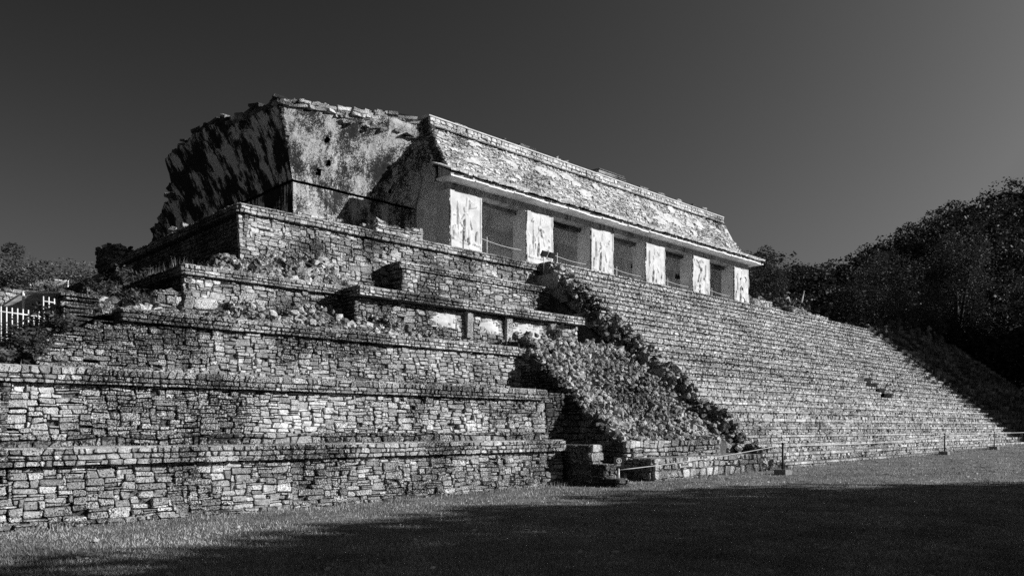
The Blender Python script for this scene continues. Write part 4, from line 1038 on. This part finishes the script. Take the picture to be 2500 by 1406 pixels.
def plant_tree(meshes, loc, label, cat='tree', group=None, rot=0, sc=1.0, name='tree', nocrown=False):
    t = empty(name, loc, label, cat, group); t.rotation_euler = (0, 0, rot); t.scale = (sc, sc, sc)
    for nm, me_ in zip(('trunk', 'crown'), meshes):
        if me_ is None or (nocrown and nm == 'crown'): continue
        o = bpy.data.objects.new(nm, me_); COL.objects.link(o); o.parent = t
    return t
# trees beside the plaza, outside the frame, whose shade lies over the near lawn
tA = make_tree(1, 11.8, 4.2, 4.6, 9000, .30, clumps=60, csz=.42); tB = make_tree(2, 10.2, 4.0, 4.2, 9000, .30, clumps=60, csz=.42)
tC = make_tree(3, 29.2, 7.5, 11.5, 14000, .55, clumps=80, csz=.42)
SHADE = [(13, -9.5, 0, .86), (18, -8.9, 1, .92), (22.5, -9.6, 0, .86), (27, -9.8, 1, 1.02), (31.5, -10.2, 0, .92), (24, -14, 0, 1.0), (36, -15, 1, 1.1), (15, -14, 1, .95), (31, -16, 0, 1.05), (41, -19, 0, 1.0), (46.5, -23, 1, 1.15), (10.2, -7.2, 1, .8), (17, -10.5, 0, .86), (20.5, -11.5, 1, 1.0), (12, -5.0, 1, .62), (38, -10.8, 1, .6)]
for i, (x, y, k, s) in enumerate(SHADE):
    plant_tree((tA, tB)[k], (x, y, 0), 'shade tree beside the plaza out of the picture, casting shadow on the lawn', group='shade trees beside the plaza', rot=i * 1.3, sc=s)
for i, (x, y, s) in enumerate(((84, -9, .55), (89, -10, .80), (94, -9, 1.02), (101, -11, 1.2), (109, -9, 1.3), (118, -14, 1.35), (96, -2, .95), (105, 0, 1.1), (114, -2, 1.2))):
    plant_tree(tC, (x, y, 0), 'tall forest tree out of the picture, shading the far end of the stairway', group='tall trees shading the stairway', rot=i * 2.1, sc=s)

for i in range(17):  # belt of unseen trees, added to keep low sky light off the lawn
    plant_tree(tC, (-26 + 7.5 * i, -44 - 5 * (i % 3), 0), 'unseen forest tree added to block low sky light over the plaza', group='tree belt added to dim the plaza', rot=i * 1.7, sc=.66 + .05 * (i % 4))
# forest that reads as one mass on the hills
def forest():
    g = np.random.default_rng(77); parts = []; protos = []
    for k in range(7):
        P, _ = crown_points(g, 780, 1, 1, .75, 34, csz=.3); V, Qt = leaf_quads(P, .066, g); protos.append((V, Qt))
    n = 0; tries = 0; placed = []
    while n < 450 and tries < 20000:
        tries += 1; ph = math.radians(g.uniform(9, 34)); r = 92 + 190 * g.random() ** 1.15
        x, y = r * math.cos(ph), r * math.sin(ph)
        if y < 40 and x < 100: continue
        R = float(np.interp(ph, H_PHI, H_R))
        if r > R + 12: continue
        if any((x - a) ** 2 + (y - b) ** 2 < 9 for a, b in placed[-200:]): continue
        placed.append((x, y)); z = float(ground_z(np.array(x), np.array(y))); s = g.uniform(3.2, 6.0)
        V, Qt = protos[g.integers(0, 7)]; a = g.uniform(0, 6.28); c, sn = math.cos(a), math.sin(a)
        W = np.stack([V[:, 0] * c - V[:, 1] * sn, V[:, 0] * sn + V[:, 1] * c, V[:, 2] * g.uniform(.8, 1.3)], 1) * s + (x, y, z + s * g.uniform(.7, 1.3))
        parts.append((W, Qt.ravel(), np.full(len(Qt), 4))); n += 1
    n = 0
    while n < 150:          # undergrowth and low crowns closing the forest edge
        ph = math.radians(g.uniform(10, 33)); r = g.uniform(80, 122); x, y = r * math.cos(ph), r * math.sin(ph)
        if (y < 39 and x < 97) or (x < 60): continue
        z = float(ground_z(np.array(x), np.array(y))); s = g.uniform(1.8, 3.4); V, Qt = protos[g.integers(0, 7)]
        a = g.uniform(0, 6.28); c, sn = math.cos(a), math.sin(a)
        W = np.stack([V[:, 0] * c - V[:, 1] * sn, V[:, 0] * sn + V[:, 1] * c, V[:, 2] * g.uniform(.9, 1.6)], 1) * s + (x, y, z + s * g.uniform(.3, .9))
        parts.append((W[:2400], Qt[:600].ravel(), np.full(600, 4))); n += 1
    V, L, T = join_np(parts)
    link_mesh('forest', mesh_np('forest', V, L, T), M['forest'], kind='stuff', label='dense jungle covering the hills behind the palace')
forest()
def at_dir(px, dep): p = fwd * dep + rgt * ((px - 1250) / 1923 * dep); return float(p[0]), float(p[1])
def tree_at(px, top_py, dep, seed, rx, rz, label, mat='leaf', n=5000, leaf=.3, clumps=40, base=None, group=None, csz=.34, barkm='bark', nocrown=False, full=True):
    x, y = at_dir(px, dep); zt = 1.7 + dep * (1045 - top_py) / 1923
    zb = float(ground_z(np.array(x), np.array(y))) if base is None else base
    if full and px > 1800 and not nocrown and zt - zb > 2.4 * rz: rz = .46 * (zt - zb); n = int(n * 1.5)
    return plant_tree(make_tree(seed, zt - zb, rx, rz, n, leaf, mat, clumps=clumps, csz=csz, barkm=barkm), (x, y, zb), label, group=group, nocrown=nocrown)
tree_at(2340, 470, 92, 11, 4.2, 7.6, 'tall vine draped tree rising above the hillside jungle', 'leaf', 24000, .12, 60)
tree_at(2205, 640, 84, 12, 4.8, 2.8, 'bushy tree with pale sunlit leaves in front of the dark hillside', 'leaf_light', 14000, .12, 46)
tree_at(2140, 575, 100, 13, 5, 4, 'broad dark tree on the slope where the two hills meet', 'leaf', 16000, .13)
tree_at(2440, 610, 95, 14, 6, 4.5, 'broad dark crown below the tall vine draped tree', 'leaf', 16000, .13)
tree_at(1930, 668, 78, 15, 2.0, 2.4, 'bare pale branched tree behind the pier stubs', 'leaf', 60, .12, 30, barkm='pale_bark', nocrown=True)
tree_at(1885, 705, 74, 16, 3.8, 2.6, 'dark rounded tree just behind the last white pier', 'leaf_dark', 12000, .15, 50)
tree_at(1995, 690, 80, 17, 3.5, 3, 'dark tree beside the bare pale tree', 'leaf', 10000, .16, 40)
tree_at(1870, 590, 105, 18, 5.5, 4.5, 'hill tree showing over the gallery eave', 'leaf', 12000, .15)
tree_at(2455, 461, 190, 19, 3.2, 1.2, 'small flat topped tree on the hill crest', 'leaf', 700, .3, 14)
tree_at(2080, 600, 120, 20, 3.2, 3.2, 'slim tree at the foot of the right hill skyline', 'leaf', 3000, .3, 26)
tree_at(105, 603, 52, 21, 4.2, 3.2, 'round leafy tree behind the smaller shelter', 'leaf_light', 20000, .10, 70)
tree_at(20, 615, 56, 22, 4.2, 3.4, 'leafy tree at the frame edge behind the shelters', 'leaf_light', 18000, .10, 60)
tree_at(212, 640, 62, 23, 3.2, 2.6, 'small leafy tree beside the dark end of the terraces', 'leaf_light', 11000, .10, 46)
tree_at(-30, 556, 58, 24, 3.3, 3.0, 'tree reaching a branch into the frame edge above the others', 'leaf', 10000, .11, 26, csz=.25)
tree_at(150, 650, 60, 25, 5, 2.4, 'dark lower foliage behind the shelters', 'leaf', 12000, .11, 50)

def blades(P, h, w, g, lean_=.35):
    n = len(P); a = g.uniform(0, 2 * math.pi, n); hh = h * g.uniform(.5, 1.3, n); ww = w * g.uniform(.7, 1.3, n)
    d = np.stack([np.cos(a), np.sin(a), np.zeros(n)], 1); b = g.uniform(0, 2 * math.pi, n); l = np.stack([np.cos(b), np.sin(b), np.zeros(n)], 1) * (hh * g.uniform(0, lean_, n))[:, None]
    V = np.stack([P - d * ww[:, None] * .5, P + d * ww[:, None] * .5, P + l + np.stack([np.zeros(n), np.zeros(n), hh], 1)], 1).reshape(-1, 3)
    return V, np.arange(3 * n)
# lawn blades: dense near the camera, thinning with distance
g = np.random.default_rng(5); NB = 300000
dep = 1 / g.uniform(1 / 48, 1 / 5.2, NB); lat = g.uniform(-.72, .72, NB) * dep
x = fwd[0] * dep + rgt[0] * lat; y = fwd[1] * dep + rgt[1] * lat
front = np.where(x < 16.6, 14.98, np.where(x < 19.1, 17.1, np.where(x < 25.5, 13.84, 13.9)))
ok = (y < front) & ~((x > 16.7) & (x < 17.3) & (y > 13.3)) & (y > -2); x, y, dep = x[ok], y[ok], dep[ok]
V, L = blades(np.stack([x, y, ground_z(x, y) - .005], 1), .038 + .0006 * dep, .006 + .0008 * dep, g, .9)
link_mesh('grass', mesh_np('grass', V, L, np.full(len(L) // 3, 3)), M['grass'], kind='stuff', label='short mown grass of the plaza lawn')
# tall dry grass on the upper ledges
def tuft(label, x0, x1, y0, y1, zf, n, h, mat='dry_grass', w=.014, name='dry_grass_clump', cat='grass', group='dry grass on the ledges'):
    x = rng.uniform(x0, x1, n); y = rng.uniform(y0, y1, n); cl = vnoise(x * 2.2, y * 2.2, 3) > .42; x, y = x[cl], y[cl]
    V, L = blades(np.stack([x, y, zf(x, y)], 1), h, w, rng, .45); return link_mesh(name, mesh_np(name, V, L, np.full(len(L) // 3, 3)), M[mat], label=label, kind='stuff', group=group)
tuft('tall dry grass fringe along the dark side of the fourth terrace', 8.9, 11.0, 23.6, 30, lambda x, y: np.full(len(x), 6.35), 2600, .40, w=.008)
tuft('dry grass at the top corner between rubble and terrace', 10.2, 12.0, 23.8, 25.4, lambda x, y: np.full(len(x), 6.6), 900, .34, w=.008)
tuft('thin grass fringe on the second terrace ledge', 3.4, 18, 17.5, 18.2, lambda x, y: np.full(len(x), 2.9), 500, .12, w=.01)
tuft('thin grass fringe on the lowest terrace ledge', 1.5, 16.4, 15.5, 16.2, lambda x, y: np.full(len(x), 1.36), 500, .07, w=.01)
tuft('straggling grass at the foot of the shaded gully behind the sign', 16.6, 19.2, 13.9, 15.5, lambda x, y: ground_z(x, y), 500, .3, 'leaf_light')
tuft('grass and weeds on the broken corner of the third terrace', 5.2, 8.5, 20.0, 21.6, lambda x, y: np.full(len(x), 4.45), 700, .28, 'dry_grass')
tuft('uneven taller grass along the foot of the lowest terrace', 1.2, 16.4, 14.55, 14.95, lambda x, y: ground_z(x, y), 1500, .13, 'grass', w=.012)
tuft('uneven taller grass along the foot of the stairway', 19.2, 60, 13.3, 13.8, lambda x, y: ground_z(x, y), 2200, .15, 'grass', w=.02)
g = np.random.default_rng(8); n = 900; x = g.uniform(1, 40, n); y = g.uniform(3, 13.5, n)
V, Qf = leaf_quads(np.stack([x, y, ground_z(x, y) + .035], 1), .05, g, .1)
link_mesh('fallen_leaves', mesh_np('fallen_leaves', V, Qf.ravel(), np.full(len(Qf), 4)), M['dry_grass'], kind='stuff', label='dry leaves scattered over the lawn')
def weed(label, loc, h, n, seed, mat='leaf_light', r=.4):
    g = np.random.default_rng(seed); t = empty('weed', loc, label, 'weed', 'weeds on the ruined ledges'); parts = []; tips = []
    for i in range(n):
        a = g.uniform(0, 6.28); e = np.array(loc) + (math.cos(a) * r * g.uniform(.2, 1), math.sin(a) * r * g.uniform(.2, 1), h * g.uniform(.5, 1.1)); m = (np.array(loc) + e) / 2 + (0, 0, .12 * h)
        me_ = tube_mesh('stem', [loc, m, e], .012, .005, 4); v = np.zeros(len(me_.vertices) * 3); me_.vertices.foreach_get('co', v); l = np.zeros(len(me_.loops), int); me_.loops.foreach_get('vertex_index', l)
        q = np.zeros(len(me_.polygons), int); me_.polygons.foreach_get('loop_total', q); parts.append((v.reshape(-1, 3), l, q)); bpy.data.meshes.remove(me_)
        for f in np.linspace(.35, 1, 7): tips.append(np.array(loc) * (1 - f) ** 2 + 2 * f * (1 - f) * m + f * f * e)
    V, L, T = join_np(parts); child('stem', mesh_np('stem', V, L, T), M['bark'], t)
    tips = np.repeat(np.array(tips), 3, 0); tips = tips + g.normal(0, .05, tips.shape); V, Qw = leaf_quads(tips, .05, g)
    child('foliage', mesh_np('foliage', V, Qw.ravel(), np.full(len(Qw), 4)), M[mat], t)
for j, (px, py, dp, h, nn, l) in enumerate(((228, 735, 19.5, .55, 12, 'wiry flowering weed above the short slab stack'), (85, 880, 16.2, .62, 34, 'leafy bush at the outer corner of the third terrace'),
        (150, 815, 18, .38, 26, 'bush on the dark bank beside the broken terrace corner'), (15, 888, 15.3, .35, 14, 'low weeds at the frame edge on the second terrace'),
        (265, 725, 21, .4, 10, 'thin weed among blocks at the fourth terrace foot'), (1355, 830, 27.2, .45, 24, 'dark weed tuft at the head of the rubble slope'),
        (330, 745, 19.5, .35, 16, 'low weeds between the loose stones of the third terrace'), (300, 690, 25, .5, 12, 'pale flowering weed on the dark bank'))):
    weed(l, tuple(unp(px, py, dp)), h, nn, 60 + j)
